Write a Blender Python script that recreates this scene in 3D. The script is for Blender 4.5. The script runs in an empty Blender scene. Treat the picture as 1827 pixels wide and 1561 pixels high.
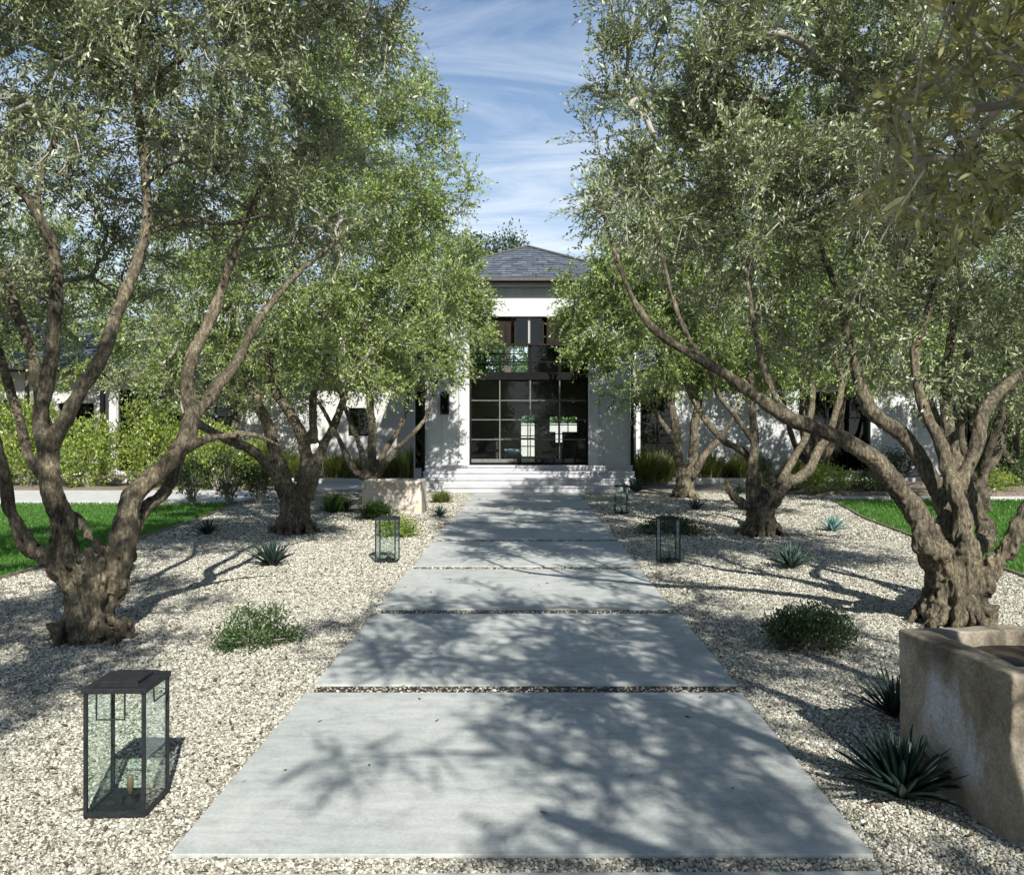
import bpy, bmesh, math, random
import numpy as np
from mathutils import Vector, noise as mnoise, Matrix

S = bpy.context.scene
C = S.collection
R = math.radians
rng = np.random.default_rng(7)
random.seed(7)

# ------------------------------------------------------------------ camera, sky, sun, exposure
F_PX, VPX, VPY, EYE = 1472.0, 941.0, 768.0, 1.6
cam_d = bpy.data.cameras.new('camera')
cam = bpy.data.objects.new('camera', cam_d)
C.objects.link(cam)
cam.location = (0, 0, EYE)
cam.rotation_euler = (R(90), 0, 0)
cam_d.sensor_fit = 'HORIZONTAL'
cam_d.sensor_width = 36
cam_d.lens = F_PX / 1827 * 36
cam_d.shift_x = -(VPX - 913.5) / 1827
cam_d.shift_y = -(780.5 - VPY) / 1827
cam_d.clip_end = 2000
cam_d.clip_start = 0.05
S.camera = cam

SUN_EL = 38.0
SUN_AZ = math.atan2(0.30, -0.955)          # compass-like angle from +Y towards +X
w = bpy.data.worlds.new('World')
S.world = w
w.use_nodes = True
nt = w.node_tree
nt.nodes.clear()
def wn(t, **k):
    n = nt.nodes.new(t)
    for a, v in k.items(): setattr(n, a, v)
    return n
sky = wn('ShaderNodeTexSky', sky_type='NISHITA')
sky.sun_disc = False
sky.sun_elevation = R(SUN_EL)
sky.sun_rotation = SUN_AZ
sky.air_density = 1.0
sky.dust_density = 0.6
sky.ozone_density = 2.0
geo = wn('ShaderNodeTexCoord')
sep = wn('ShaderNodeSeparateXYZ')
nt.links.new(geo.outputs['Generated'], sep.inputs[0])
def wmath(op, a, b=None, clamp=False):
    m = wn('ShaderNodeMath', operation=op, use_clamp=clamp)
    for i, v in enumerate((a, b)):
        if v is None: continue
        if isinstance(v, (int, float)): m.inputs[i].default_value = v
        else: nt.links.new(v, m.inputs[i])
    return m.outputs[0]
zc = wmath('MAXIMUM', sep.outputs['Z'], 0.0)
zz = wmath('ADD', zc, 0.12)
u = wmath('DIVIDE', sep.outputs['X'], zz)
v = wmath('DIVIDE', sep.outputs['Y'], zz)
comb = wn('ShaderNodeCombineXYZ')
nt.links.new(u, comb.inputs[0]); nt.links.new(v, comb.inputs[1])
mp = wn('ShaderNodeMapping')
nt.links.new(comb.outputs[0], mp.inputs['Vector'])
mp.inputs['Rotation'].default_value = (0, 0, R(-16))
mp.inputs['Scale'].default_value = (1.1, 3.0, 1)
n1 = wn('ShaderNodeTexNoise'); n1.inputs['Scale'].default_value = 1.1; n1.inputs['Detail'].default_value = 8
n1.inputs['Roughness'].default_value = 0.62; n1.inputs['Distortion'].default_value = 0.6
nt.links.new(mp.outputs[0], n1.inputs['Vector'])
rp = wn('ShaderNodeValToRGB')
rp.color_ramp.elements[0].position = 0.40; rp.color_ramp.elements[0].color = (0, 0, 0, 1)
rp.color_ramp.elements[1].position = 0.78; rp.color_ramp.elements[1].color = (1, 1, 1, 1)
nt.links.new(n1.outputs['Fac'], rp.inputs['Fac'])
hz = wmath('SUBTRACT', 1.0, wmath('MULTIPLY', zc, 1.7), clamp=True)     # thin cloud veil thickens towards the horizon all round
hz2 = wmath('POWER', hz, 1.15)
fac = wmath('ADD', wmath('MULTIPLY', rp.outputs['Color'], 0.60), wmath('MULTIPLY', hz2, 0.95), clamp=True)
fac = wmath('MULTIPLY', fac, 0.9)
mx = wn('ShaderNodeMixRGB')
nt.links.new(fac, mx.inputs[0])
hs = wn('ShaderNodeHueSaturation'); hs.inputs['Saturation'].default_value = 1.6; hs.inputs['Value'].default_value = 1.3
nt.links.new(sky.outputs[0], hs.inputs['Color'])
nt.links.new(hs.outputs[0], mx.inputs[1])
mx.inputs[2].default_value = (12.0, 12.9, 13.8, 1)
bg = wn('ShaderNodeBackground'); bg.inputs['Strength'].default_value = 0.050
nt.links.new(mx.outputs[0], bg.inputs['Color'])
wo = wn('ShaderNodeOutputWorld')
nt.links.new(bg.outputs[0], wo.inputs[0])

sun_d = bpy.data.lights.new('sun', 'SUN')
sun = bpy.data.objects.new('sun', sun_d)
C.objects.link(sun)
sun_d.energy = 5.0
sun_d.angle = R(0.53)
sun_d.color = (1.0, 0.97, 0.90)
to_sun = Vector((math.sin(SUN_AZ) * math.cos(R(SUN_EL)), math.cos(SUN_AZ) * math.cos(R(SUN_EL)), math.sin(R(SUN_EL))))
sun.rotation_euler = to_sun.to_track_quat('Z', 'Y').to_euler()
sun.location = to_sun * 60

S.view_settings.view_transform = 'Standard'
S.view_settings.look = 'None'
S.view_settings.exposure = 0.80
S.view_settings.gamma = 1.0
S.view_settings.use_curve_mapping = False
S.render.engine = 'CYCLES'
S.cycles.max_bounces = 6
S.cycles.diffuse_bounces = 2
S.cycles.glossy_bounces = 3
S.cycles.transmission_bounces = 4
S.cycles.transparent_max_bounces = 12
S.cycles.use_denoising = True
S.cycles.sample_clamp_indirect = 6

# ------------------------------------------------------------------ helpers
def P(px, py, d):
    """point seen at pixel (px,py) of the photograph at distance d"""
    return Vector(((px - VPX) / F_PX * d, d, EYE - (py - VPY) / F_PX * d))

class MB:
    """collects geometry for ONE mesh object"""
    def __init__(s): s.v = []; s.f = []
    def box(s, x0, x1, y0, y1, z0, z1):
        n = len(s.v)
        s.v += [(x0,y0,z0),(x1,y0,z0),(x1,y1,z0),(x0,y1,z0),(x0,y0,z1),(x1,y0,z1),(x1,y1,z1),(x0,y1,z1)]
        s.f += [tuple(n+i for i in q) for q in ((0,3,2,1),(4,5,6,7),(0,1,5,4),(1,2,6,5),(2,3,7,6),(3,0,4,7))]
        return s
    def quad(s, *p):
        n = len(s.v); s.v += [tuple(q) for q in p]; s.f.append(tuple(range(n, n+len(p)))); return s
    def tube(s, pts, rad, n=8, cap=True, jit=0.0):
        pts = [Vector(p) for p in pts]
        base = len(s.v)
        up = Vector((0.13, 0.2, 1)).normalized()
        prev = None
        for i, p in enumerate(pts):
            t = (pts[min(i+1, len(pts)-1)] - pts[max(i-1, 0)])
            if t.length < 1e-6: t = Vector((0,0,1))
            t.normalize()
            a = (prev - t * prev.dot(t)) if prev is not None else t.cross(up if abs(t.dot(up)) < .95 else Vector((1,0,0)))
            if a.length < 1e-4: a = t.orthogonal()
            a.normalize(); prev = a
            b = t.cross(a)
            r = rad[i]
            for k in range(n):
                th = 2*math.pi*k/n
                rr = r*(1+jit*(random.random()-.5))
                s.v.append(tuple(p + (a*math.cos(th) + b*math.sin(th))*rr))
        for i in range(len(pts)-1):
            for k in range(n):
                a0 = base+i*n+k; a1 = base+i*n+(k+1) % n
                s.f.append((a0, a1, a1+n, a0+n))
        if cap:
            s.f.append(tuple(base+k for k in reversed(range(n))))
            s.f.append(tuple(base+(len(pts)-1)*n+k for k in range(n)))
        return s
    def mesh(s, name, m, smooth=False, bevel=0):
        me = bpy.data.meshes.new(name)
        me.from_pydata(s.v, [], s.f)
        me.validate(); me.update()
        if bevel:
            bm = bmesh.new(); bm.from_mesh(me)
            bmesh.ops.bevel(bm, geom=list(bm.edges), offset=bevel, segments=2, affect='EDGES', profile=.6)
            bm.to_mesh(me); bm.free()
        if m: me.materials.append(m)
        if smooth:
            me.polygons.foreach_set('use_smooth', [True]*len(me.polygons))
        return me
    def build(s, name, m, parent=None, smooth=False, bevel=0, loc=None):
        return link(name, s.mesh(name, m, smooth, bevel), parent, loc)

def link(name, me, parent=None, loc=None, rot=None):
    o = bpy.data.objects.new(name, me)
    C.objects.link(o)
    if parent is not None:
        o.parent = parent
        if loc is None and parent.location.length > 0 and not parent.get('local'):
            # geometry was given in world coordinates
            o.matrix_parent_inverse = parent.matrix_basis.inverted()
    if loc is not None: o.location = loc
    if rot is not None: o.rotation_euler = rot
    return o

def empty(name, loc=(0,0,0), rz=0, local=False):
    o = bpy.data.objects.new(name, None)
    C.objects.link(o); o.location = loc; o.rotation_euler = (0,0,rz)
    o.empty_display_size = .1
    if local: o['local'] = 1
    return o
def tag(o, label=None, cat=None, group=None, kind=None):
    if label: o['label'] = label
    if cat: o['category'] = cat
    if group: o['group'] = group
    if kind: o['kind'] = kind
    return o
def copy_tree(o, parent=None):
    c = o.copy(); C.objects.link(c); c.parent = parent
    for ch in list(o.children): copy_tree(ch, c)
    return c

def np_mesh(name, V, nper, mat, rnd=None, smooth=False):
    """V: (n, nper, 3) -> n separate polygons as one mesh, with a random value per polygon"""
    n = V.shape[0]
    me = bpy.data.meshes.new(name)
    me.vertices.add(n*nper); me.vertices.foreach_set('co', V.reshape(-1).astype(np.float32))
    me.loops.add(n*nper); me.loops.foreach_set('vertex_index', np.arange(n*nper, dtype=np.int32))
    me.polygons.add(n); me.polygons.foreach_set('loop_start', np.arange(n, dtype=np.int32)*nper)
    me.update(calc_edges=True)
    if rnd is not None:
        a = me.attributes.new('rnd', 'FLOAT', 'FACE'); a.data.foreach_set('value', rnd.astype(np.float32))
    me.materials.append(mat)
    return me

# ------------------------------------------------------------------ materials
def mat(name):
    m = bpy.data.materials.new(name); m.use_nodes = True
    t = m.node_tree; t.nodes.clear()
    def n(ty, ins=None, **k):
        x = t.nodes.new(ty)
        for a, vv in k.items(): setattr(x, a, vv)
        for key, vv in (ins or {}).items():
            if hasattr(vv, 'is_output') or isinstance(vv, bpy.types.NodeSocket): t.links.new(vv, x.inputs[key])
            else: x.inputs[key].default_value = vv
        return x
    return m, t, n
def ramp(n, src, stops):
    r = n('ShaderNodeValToRGB', {'Fac': src})
    e = r.color_ramp.elements
    e[0].position, e[0].color = stops[0][0], (*stops[0][1], 1)
    e[1].position, e[1].color = stops[-1][0], (*stops[-1][1], 1)
    for p, c in stops[1:-1]:
        q = e.new(p); q.color = (*c, 1)
    return r.outputs['Color']
def surf(name, stops, scale=5, detail=6, rough=.8, bump=.3, bdist=.01, bscale=None, spec=.3, mapscale=(1,1,1), extra=None, metallic=0, coord='Object', nrough=.6):
    m, t, n = mat(name)
    co = n('ShaderNodeTexCoord').outputs[coord]
    mpp = n('ShaderNodeMapping', {'Vector': co, 'Scale': mapscale}).outputs[0]
    ns = n('ShaderNodeTexNoise', {'Vector': mpp, 'Scale': scale, 'Detail': detail, 'Roughness': nrough})
    col = ramp(n, ns.outputs['Fac'], stops)
    if extra: col = extra(n, mpp, col)
    b = n('ShaderNodeTexNoise', {'Vector': mpp, 'Scale': bscale or scale*4, 'Detail': 6, 'Roughness': .65})
    bp = n('ShaderNodeBump', {'Height': b.outputs['Fac'], 'Strength': bump, 'Distance': bdist})
    bs = n('ShaderNodeBsdfPrincipled', {'Base Color': col, 'Roughness': rough, 'Normal': bp.outputs[0], 'Specular IOR Level': spec, 'Metallic': metallic})
    n('ShaderNodeOutputMaterial', {'Surface': bs.outputs[0]})
    return m

def leafmat(name, top, under, var=.5, trans=.35, rough=.42, tint=None):
    m, t, n = mat(name)
    at = n('ShaderNodeAttribute', attribute_name='rnd')
    g = n('ShaderNodeNewGeometry')
    lo = tuple(c*(1-var) for c in top); hi = tuple(c*(1+var) for c in top)
    stops = [(0, lo), (.55, top), (1, hi)]
    if tint: stops = [(0, lo), (.45, top), (.80, hi), (1, tint)]
    ctop = ramp(n, at.outputs['Fac'], stops)
    cun = ramp(n, at.outputs['Fac'], [(0, tuple(c*(1-var*.5) for c in under)), (1, tuple(c*(1+var*.4) for c in under))])
    mixc = n('ShaderNodeMixRGB', {'Fac': g.outputs['Backfacing'], 'Color1': ctop, 'Color2': cun}).outputs[0]
    bs = n('ShaderNodeBsdfPrincipled', {'Base Color': mixc, 'Roughness': rough, 'Specular IOR Level': .5})
    tc = n('ShaderNodeMixRGB', {'Fac': 1.0, 'Color1': ctop, 'Color2': (1.5, 1.8, .7, 1)}, blend_type='MULTIPLY').outputs[0]
    tr = n('ShaderNodeBsdfTranslucent', {'Color': tc})
    mxs = n('ShaderNodeMixShader', {0: trans, 1: bs.outputs[0], 2: tr.outputs[0]})
    n('ShaderNodeOutputMaterial', {'Surface': mxs.outputs[0]})
    return m

M = {}
def concrete_extra(n, mp, col):
    s = n('ShaderNodeTexNoise', {'Vector': mp, 'Scale': 60, 'Detail': 3})
    r = ramp(n, s.outputs['Fac'], [(.3, (.9,.9,.9)), (.7, (1.06,1.06,1.06))])
    col = n('ShaderNodeMixRGB', {'Fac': 1, 'Color1': col, 'Color2': r}, blend_type='MULTIPLY').outputs[0]
    q = n('ShaderNodeTexNoise', {'Vector': mp, 'Scale': 7, 'Detail': 8, 'Roughness': .7, 'Distortion': .5})
    rq = ramp(n, q.outputs['Fac'], [(.32, (.80,.80,.79)), (.5, (1,1,1)), (.7, (1.10,1.10,1.09))])
    col = n('ShaderNodeMixRGB', {'Fac': 1, 'Color1': col, 'Color2': rq}, blend_type='MULTIPLY').outputs[0]
    q = n('ShaderNodeTexNoise', {'Vector': n('ShaderNodeMapping', {'Vector': mp, 'Scale': (.35, 2.2, 1), 'Rotation': (0,0,.4)}).outputs[0], 'Scale': 9, 'Detail': 6})
    rq = ramp(n, q.outputs['Fac'], [(.40, (.93,.93,.93)), (.6, (1.03,1.03,1.03))])
    col = n('ShaderNodeMixRGB', {'Fac': 1, 'Color1': col, 'Color2': rq}, blend_type='MULTIPLY').outputs[0]
    s2 = n('ShaderNodeTexVoronoi', {'Vector': mp, 'Scale': 14, 'Randomness': 1})
    r2 = ramp(n, s2.outputs['Distance'], [(.02, (.55,.53,.5)), (.045, (1,1,1))])
    s3 = n('ShaderNodeTexNoise', {'Vector': mp, 'Scale': 1.3, 'Detail': 2})
    r3 = ramp(n, s3.outputs['Fac'], [(.52, (0,0,0)), (.6, (1,1,1))])
    return n('ShaderNodeMixRGB', {'Fac': r3, 'Color1': col, 'Color2': n('ShaderNodeMixRGB', {'Fac': 1, 'Color1': col, 'Color2': r2}, blend_type='MULTIPLY').outputs[0]}).outputs[0]
M['concrete'] = surf('path_concrete', [(.3, (.305,.325,.315)), (.5, (.365,.38,.365)), (.72, (.43,.44,.42))], scale=1.1, rough=.75, bump=.12, bdist=.004, bscale=90, extra=concrete_extra)
M['stone_white'] = surf('limestone', [(.3, (.38,.375,.36)), (.7, (.50,.495,.475))], scale=3, rough=.7, bump=.15, bdist=.004, bscale=40)
M['step'] = surf('step_stone', [(.3, (.37,.37,.385)), (.7, (.47,.47,.485))], scale=4, rough=.7, bump=.15, bdist=.004, bscale=40)
M['stucco'] = surf('white_stucco', [(.3, (.50,.515,.51)), (.7, (.58,.595,.59))], scale=2.2, rough=.9, bump=.25, bdist=.006, bscale=70)
M['stucco_warm'] = surf('cream_stucco', [(.3, (.42,.41,.395)), (.7, (.50,.49,.475))], scale=2.2, rough=.9, bump=.25, bdist=.006, bscale=70)
def plaster_extra(n, mp, col):
    q = n('ShaderNodeTexNoise', {'Vector': n('ShaderNodeMapping', {'Vector': mp, 'Scale': (2.2, 2.2, .25)}).outputs[0], 'Scale': 2.4, 'Detail': 7, 'Roughness': .65})
    rq = ramp(n, q.outputs['Fac'], [(.36, (.86,.86,.85)), (.52, (1,1,1)), (.7, (1.04,1.04,1.04))])
    col = n('ShaderNodeMixRGB', {'Fac': 1, 'Color1': col, 'Color2': rq}, blend_type='MULTIPLY').outputs[0]
    return col
M['stucco'] = surf('white_stucco', [(.3, (.40,.415,.41)), (.7, (.48,.495,.49))], scale=1.4, rough=.9, bump=.35, bdist=.01, bscale=45, extra=plaster_extra)
M['trim'] = surf('painted_trim', [(.3, (.43,.44,.435)), (.7, (.50,.505,.50))], scale=6, rough=.6, bump=.08, bdist=.003)
M['steel'] = surf('dark_bronze_steel', [(.3, (.10,.105,.10)), (.7, (.15,.15,.14))], scale=9, rough=.45, bump=.05, bdist=.002, spec=.5)
M['blacksteel'] = surf('black_iron', [(.3, (.008,.009,.011)), (.7, (.020,.022,.025))], scale=30, rough=.55, bump=.12, bdist=.0015, spec=.3)
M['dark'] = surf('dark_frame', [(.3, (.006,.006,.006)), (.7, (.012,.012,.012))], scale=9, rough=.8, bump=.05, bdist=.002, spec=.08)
M['wood'] = surf('brown_panelling', [(.3, (.014,.011,.009)), (.7, (.028,.022,.018))], scale=3, mapscale=(6,6,.6), rough=.85, spec=.08, bump=.2, bdist=.004)
M['gutter'] = surf('gutter_metal', [(.3, (.055,.052,.05)), (.7, (.085,.082,.078))], scale=9, rough=.5, bump=.05, bdist=.002)
M['slate'] = surf('roof_slate', [(.3, (.05,.06,.075)), (.5, (.08,.09,.11)), (.72, (.12,.13,.15))], scale=2.6, rough=.65, bump=.4, bdist=.01, bscale=20)
M['interior'] = surf('interior_paint', [(.3, (.20,.19,.18)), (.7, (.26,.25,.23))], scale=2, rough=.9, bump=.05)
M['interior_floor'] = surf('interior_floor', [(.3, (.10,.09,.075)), (.7, (.15,.13,.11))], scale=2, rough=.4, bump=.05)
M['furniture'] = surf('dark_wood_furniture', [(.3, (.02,.016,.013)), (.7, (.04,.032,.026))], scale=6, rough=.5, bump=.05)
M['ceramic'] = surf('blue_ceramic', [(.3, (.35,.47,.62)), (.7, (.55,.66,.78))], scale=6, rough=.25, bump=.03)
M['candle'] = surf('candle_wax', [(.3, (.62,.56,.42)), (.7, (.72,.66,.52))], scale=8, rough=.5, bump=.03)
M['amber'] = surf('amber_glass_candle', [(.3, (.10,.07,.045)), (.7, (.17,.125,.08))], scale=8, rough=.3, bump=.03)
M['mulch'] = surf('brown_mulch', [(.3, (.10,.075,.055)), (.5, (.20,.155,.12)), (.7, (.34,.28,.23))], scale=16, rough=.95, bump=.9, bdist=.05, bscale=30)
M['earth'] = surf('bare_earth', [(.3, (.16,.14,.11)), (.7, (.24,.21,.17))], scale=2, rough=.95, bump=.5, bdist=.03)
M['soil'] = surf('dark_wet_soil', [(.3, (.02,.015,.010)), (.7, (.055,.04,.028))], scale=12, rough=.7, bump=.6, bdist=.03)
M['edging'] = surf('rusty_steel_edging', [(.3, (.16,.13,.10)), (.7, (.30,.26,.21))], scale=8, rough=.8, bump=.2, bdist=.003)
M['dirt_leaf'] = surf('dead_leaf', [(.3, (.05,.035,.02)), (.7, (.14,.10,.06))], scale=9, rough=.7, bump=.1)
M['twig'] = surf('twig_bark', [(.3, (.20,.185,.155)), (.7, (.36,.335,.29))], scale=9, rough=.85, bump=.2)

def gravel_sheet():
    m, t, n = mat('gravel_base')
    co = n('ShaderNodeTexCoord').outputs['Object']
    v1 = n('ShaderNodeTexVoronoi', {'Vector': co, 'Scale': 70, 'Randomness': 1})
    hs_ = n('ShaderNodeSeparateColor', {'Color': v1.outputs['Color']})
    c = ramp(n, hs_.outputs[0], [(0, (.06,.054,.042)), (.25, (.18,.165,.13)), (.6, (.33,.31,.255)), (1, (.52,.50,.42))])  # tones lowered to stand in for shade between the stones
    big = n('ShaderNodeTexNoise', {'Vector': co, 'Scale': .9, 'Detail': 4})
    r2 = ramp(n, big.outputs['Fac'], [(.3, (.84,.83,.8)), (.7, (1.05,1.04,1.02))])
    c = n('ShaderNodeMixRGB', {'Fac': 1, 'Color1': c, 'Color2': r2}, blend_type='MULTIPLY').outputs[0]
    h = n('ShaderNodeMath', {0: v1.outputs['Distance'], 1: -1.0}, operation='MULTIPLY')
    bp = n('ShaderNodeBump', {'Height': h.outputs[0], 'Strength': 1, 'Distance': .02})
    bs = n('ShaderNodeBsdfPrincipled', {'Base Color': c, 'Roughness': .9, 'Normal': bp.outputs[0], 'Specular IOR Level': .2})
    n('ShaderNodeOutputMaterial', {'Surface': bs.outputs[0]})
    return m
M['gravel'] = gravel_sheet()
def stone_mat():
    m, t, n = mat('gravel_stone')
    oi = n('ShaderNodeObjectInfo')
    c = ramp(n, oi.outputs['Random'], [(0, (.06,.054,.042)), (.15, (.17,.155,.12)), (.40, (.285,.272,.222)), (.74, (.44,.425,.355)), (.95, (.58,.565,.495)), (1, (.24,.235,.22))])
    bs = n('ShaderNodeBsdfPrincipled', {'Base Color': c, 'Roughness': .85, 'Specular IOR Level': .25})
    n('ShaderNodeOutputMaterial', {'Surface': bs.outputs[0]})
    return m
M['stone'] = stone_mat()

def bark(name, lo, mid, hi, sc=1.0):
    m, t, n = mat(name)
    co = n('ShaderNodeTexCoord').outputs['Object']
    st = n('ShaderNodeMapping', {'Vector': co, 'Scale': (1, 1, .42)}).outputs[0]
    a = n('ShaderNodeTexNoise', {'Vector': st, 'Scale': 42*sc, 'Detail': 9, 'Roughness': .72, 'Distortion': .15})
    c = ramp(n, a.outputs['Fac'], [(.28, lo), (.5, mid), (.68, hi)])
    b = n('ShaderNodeTexNoise', {'Vector': co, 'Scale': 3.2, 'Detail': 5})
    r2 = ramp(n, b.outputs['Fac'], [(.34, (.42,.40,.38)), (.5, (.92,.89,.83)), (.68, (1.35,1.29,1.15))])
    c = n('ShaderNodeMixRGB', {'Fac': 1, 'Color1': c, 'Color2': r2}, blend_type='MULTIPLY').outputs[0]
    k = n('ShaderNodeTexVoronoi', {'Vector': n('ShaderNodeMapping', {'Vector': co, 'Scale': (1,1,.7)}).outputs[0], 'Scale': 11})
    r3 = ramp(n, k.outputs['Distance'], [(.08, (.12,.11,.10)), (.22, (1,1,1))])
    bm_ = n('ShaderNodeTexNoise', {'Vector': co, 'Scale': 2.2})
    msk = ramp(n, bm_.outputs['Fac'], [(.44, (0,0,0)), (.52, (1,1,1))])
    c2 = n('ShaderNodeMixRGB', {'Fac': 1, 'Color1': c, 'Color2': r3}, blend_type='MULTIPLY').outputs[0]
    c = n('ShaderNodeMixRGB', {'Fac': msk, 'Color1': c, 'Color2': c2}).outputs[0]
    bp = n('ShaderNodeBump', {'Height': a.outputs['Fac'], 'Strength': 1.0, 'Distance': .045})
    bs = n('ShaderNodeBsdfPrincipled', {'Base Color': c, 'Roughness': .9, 'Normal': bp.outputs[0], 'Specular IOR Level': .2})
    n('ShaderNodeOutputMaterial', {'Surface': bs.outputs[0]})
    return m
M['bark'] = bark('olive_bark', (.022,.019,.014), (.135,.118,.087), (.37,.335,.26))
M['bark_far'] = bark('far_bark', (.035,.029,.023), (.11,.095,.075), (.21,.185,.15), .7)

M['olive'] = leafmat('olive_leaf', (.135,.162,.064), (.38,.41,.29), .74, .17, .40, tint=(.52,.54,.37))  # pale tint: silvery leaves, and sunlit highlights painted in as leaf colour
M['olive_green'] = leafmat('olive_leaf_fresh', (.140,.195,.048), (.34,.38,.19), .74, .24, .40, tint=(.52,.56,.26))
M['olive_near'] = leafmat('olive_leaf_brown_green', (.18,.165,.06), (.32,.30,.16), .6, .28, .42, tint=(.50,.50,.28))  # lightened: sunlight put into the colour of leaves their crown shades
M['hedge'] = leafmat('hedge_leaf', (.20,.25,.05), (.24,.28,.10), .55, .38, .35, tint=(.42,.44,.14))
M['bush'] = leafmat('dark_bush_leaf', (.030,.058,.016), (.07,.10,.045), .45, .25, .4)
M['bush_mid'] = leafmat('mid_bush_leaf', (.07,.105,.035), (.12,.16,.07), .5, .3, .45)
M['grassy'] = leafmat('yellow_green_grass_leaf', (.15,.17,.055), (.2,.2,.09), .5, .35, .5, tint=(.34,.28,.13))
M['tuft'] = leafmat('green_tuft_leaf', (.055,.10,.03), (.10,.14,.06), .5, .3, .45)
M['lawn'] = leafmat('lawn_blade', (.062,.155,.018), (.08,.20,.03), .45, .4, .5)
M['lawn_base'] = surf('lawn_soil', [(.3, (.028,.075,.010)), (.7, (.055,.13,.018))], scale=4, rough=.95, bump=.6, bdist=.02, bscale=60)
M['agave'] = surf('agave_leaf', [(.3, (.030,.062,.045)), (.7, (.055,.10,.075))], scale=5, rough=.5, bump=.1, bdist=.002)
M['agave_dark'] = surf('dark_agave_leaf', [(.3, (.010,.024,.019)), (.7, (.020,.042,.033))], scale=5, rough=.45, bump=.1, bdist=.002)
M['agave_blue'] = surf('blue_agave_leaf', [(.3, (.09,.20,.19)), (.7, (.15,.28,.26))], scale=5, rough=.5, bump=.1, bdist=.002)
M['far_leaf'] = leafmat('far_tree_leaf', (.10,.17,.045), (.16,.22,.10), .5, .35, .5)
M['far_bluish'] = leafmat('far_evergreen_leaf', (.055,.085,.05), (.10,.13,.09), .4, .3, .5)

def trough_mat(name, a, b, c, st, stain):
    m, t, n = mat(name)
    co = n('ShaderNodeTexCoord').outputs['Object']
    ns = n('ShaderNodeTexNoise', {'Vector': co, 'Scale': 3.2, 'Detail': 9, 'Roughness': .65, 'Distortion': .3})
    col = ramp(n, ns.outputs['Fac'], [(.28, a), (.48, b), (.72, c)])
    s2 = n('ShaderNodeTexNoise', {'Vector': n('ShaderNodeMapping', {'Vector': co, 'Scale': (1.6,1.6,.9)}).outputs[0], 'Scale': 2.1, 'Detail': 6, 'Roughness': .6})
    col = n('ShaderNodeMixRGB', {'Fac': ramp(n, s2.outputs['Fac'], [(.54, (0,0,0)), (.66, (.8,.8,.8))]), 'Color1': col, 'Color2': (*stain, 1)}).outputs[0]
    s3 = n('ShaderNodeTexNoise', {'Vector': n('ShaderNodeMapping', {'Vector': co, 'Location': (4,7,2)}).outputs[0], 'Scale': 2.6, 'Detail': 8})
    col = n('ShaderNodeMixRGB', {'Fac': ramp(n, s3.outputs['Fac'], [(.52, (0,0,0)), (.7, (.85,.85,.85))]), 'Color1': col, 'Color2': (*st, 1)}).outputs[0]
    f = n('ShaderNodeTexNoise', {'Vector': co, 'Scale': 70, 'Detail': 5, 'Roughness': .7})
    col = n('ShaderNodeMixRGB', {'Fac': 1, 'Color1': col, 'Color2': ramp(n, f.outputs['Fac'], [(.3, (.62,.6,.58)), (.55, (1,1,1)), (.75, (1.15,1.15,1.15))])}, blend_type='MULTIPLY').outputs[0]
    bp = n('ShaderNodeBump', {'Height': f.outputs['Fac'], 'Strength': .6, 'Distance': .008})
    bp2 = n('ShaderNodeBump', {'Height': ns.outputs['Fac'], 'Strength': .5, 'Distance': .03, 'Normal': bp.outputs[0]})
    bs = n('ShaderNodeBsdfPrincipled', {'Base Color': col, 'Roughness': .92, 'Normal': bp2.outputs[0], 'Specular IOR Level': .15})
    n('ShaderNodeOutputMaterial', {'Surface': bs.outputs[0]})
    return m
M['trough'] = trough_mat('weathered_stone', (.12,.095,.068), (.24,.21,.16), (.39,.36,.30), (.085,.065,.045), (.42,.44,.48))
M['trough_pale'] = trough_mat('pale_sandstone', (.42,.36,.29), (.56,.49,.41), (.66,.60,.52), (.42,.35,.27), (.62,.58,.55))

def glass(name, tint, refl=.12, rough=.01):
    m, t, n = mat(name)
    lw = n('ShaderNodeLayerWeight', {'Blend': .5})
    pw = n('ShaderNodeMath', {0: lw.outputs['Facing'], 1: 4.0}, operation='POWER')
    f = n('ShaderNodeMath', {0: pw.outputs[0], 1: .02+refl}, operation='ADD', use_clamp=True)
    tr = n('ShaderNodeBsdfTransparent', {'Color': (*tint, 1)})
    gl = n('ShaderNodeBsdfGlossy', {'Color': (.9,.95,.95,1), 'Roughness': rough})
    mxs = n('ShaderNodeMixShader', {0: f.outputs[0], 1: tr.outputs[0], 2: gl.outputs[0]})
    n('ShaderNodeOutputMaterial', {'Surface': mxs.outputs[0]})
    return m
M['glass'] = glass('window_glass', (.93,.96,.95), .0)
M['lantern_glass'] = glass('lantern_glass', (.93,.965,.955), .0)
M['glass_dark'] = glass('dark_window_glass', (.25,.28,.28), .02)

# ------------------------------------------------------------------ ground, lawns, gravel, paths
GX = 5.75          # gravel/lawn line
me = MB().quad((-400,-300,-.03),(400,-300,-.03),(400,900,-.03),(-400,900,-.03)).mesh('ground', M['earth'])
tag(link('ground', me), kind='structure')
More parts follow.
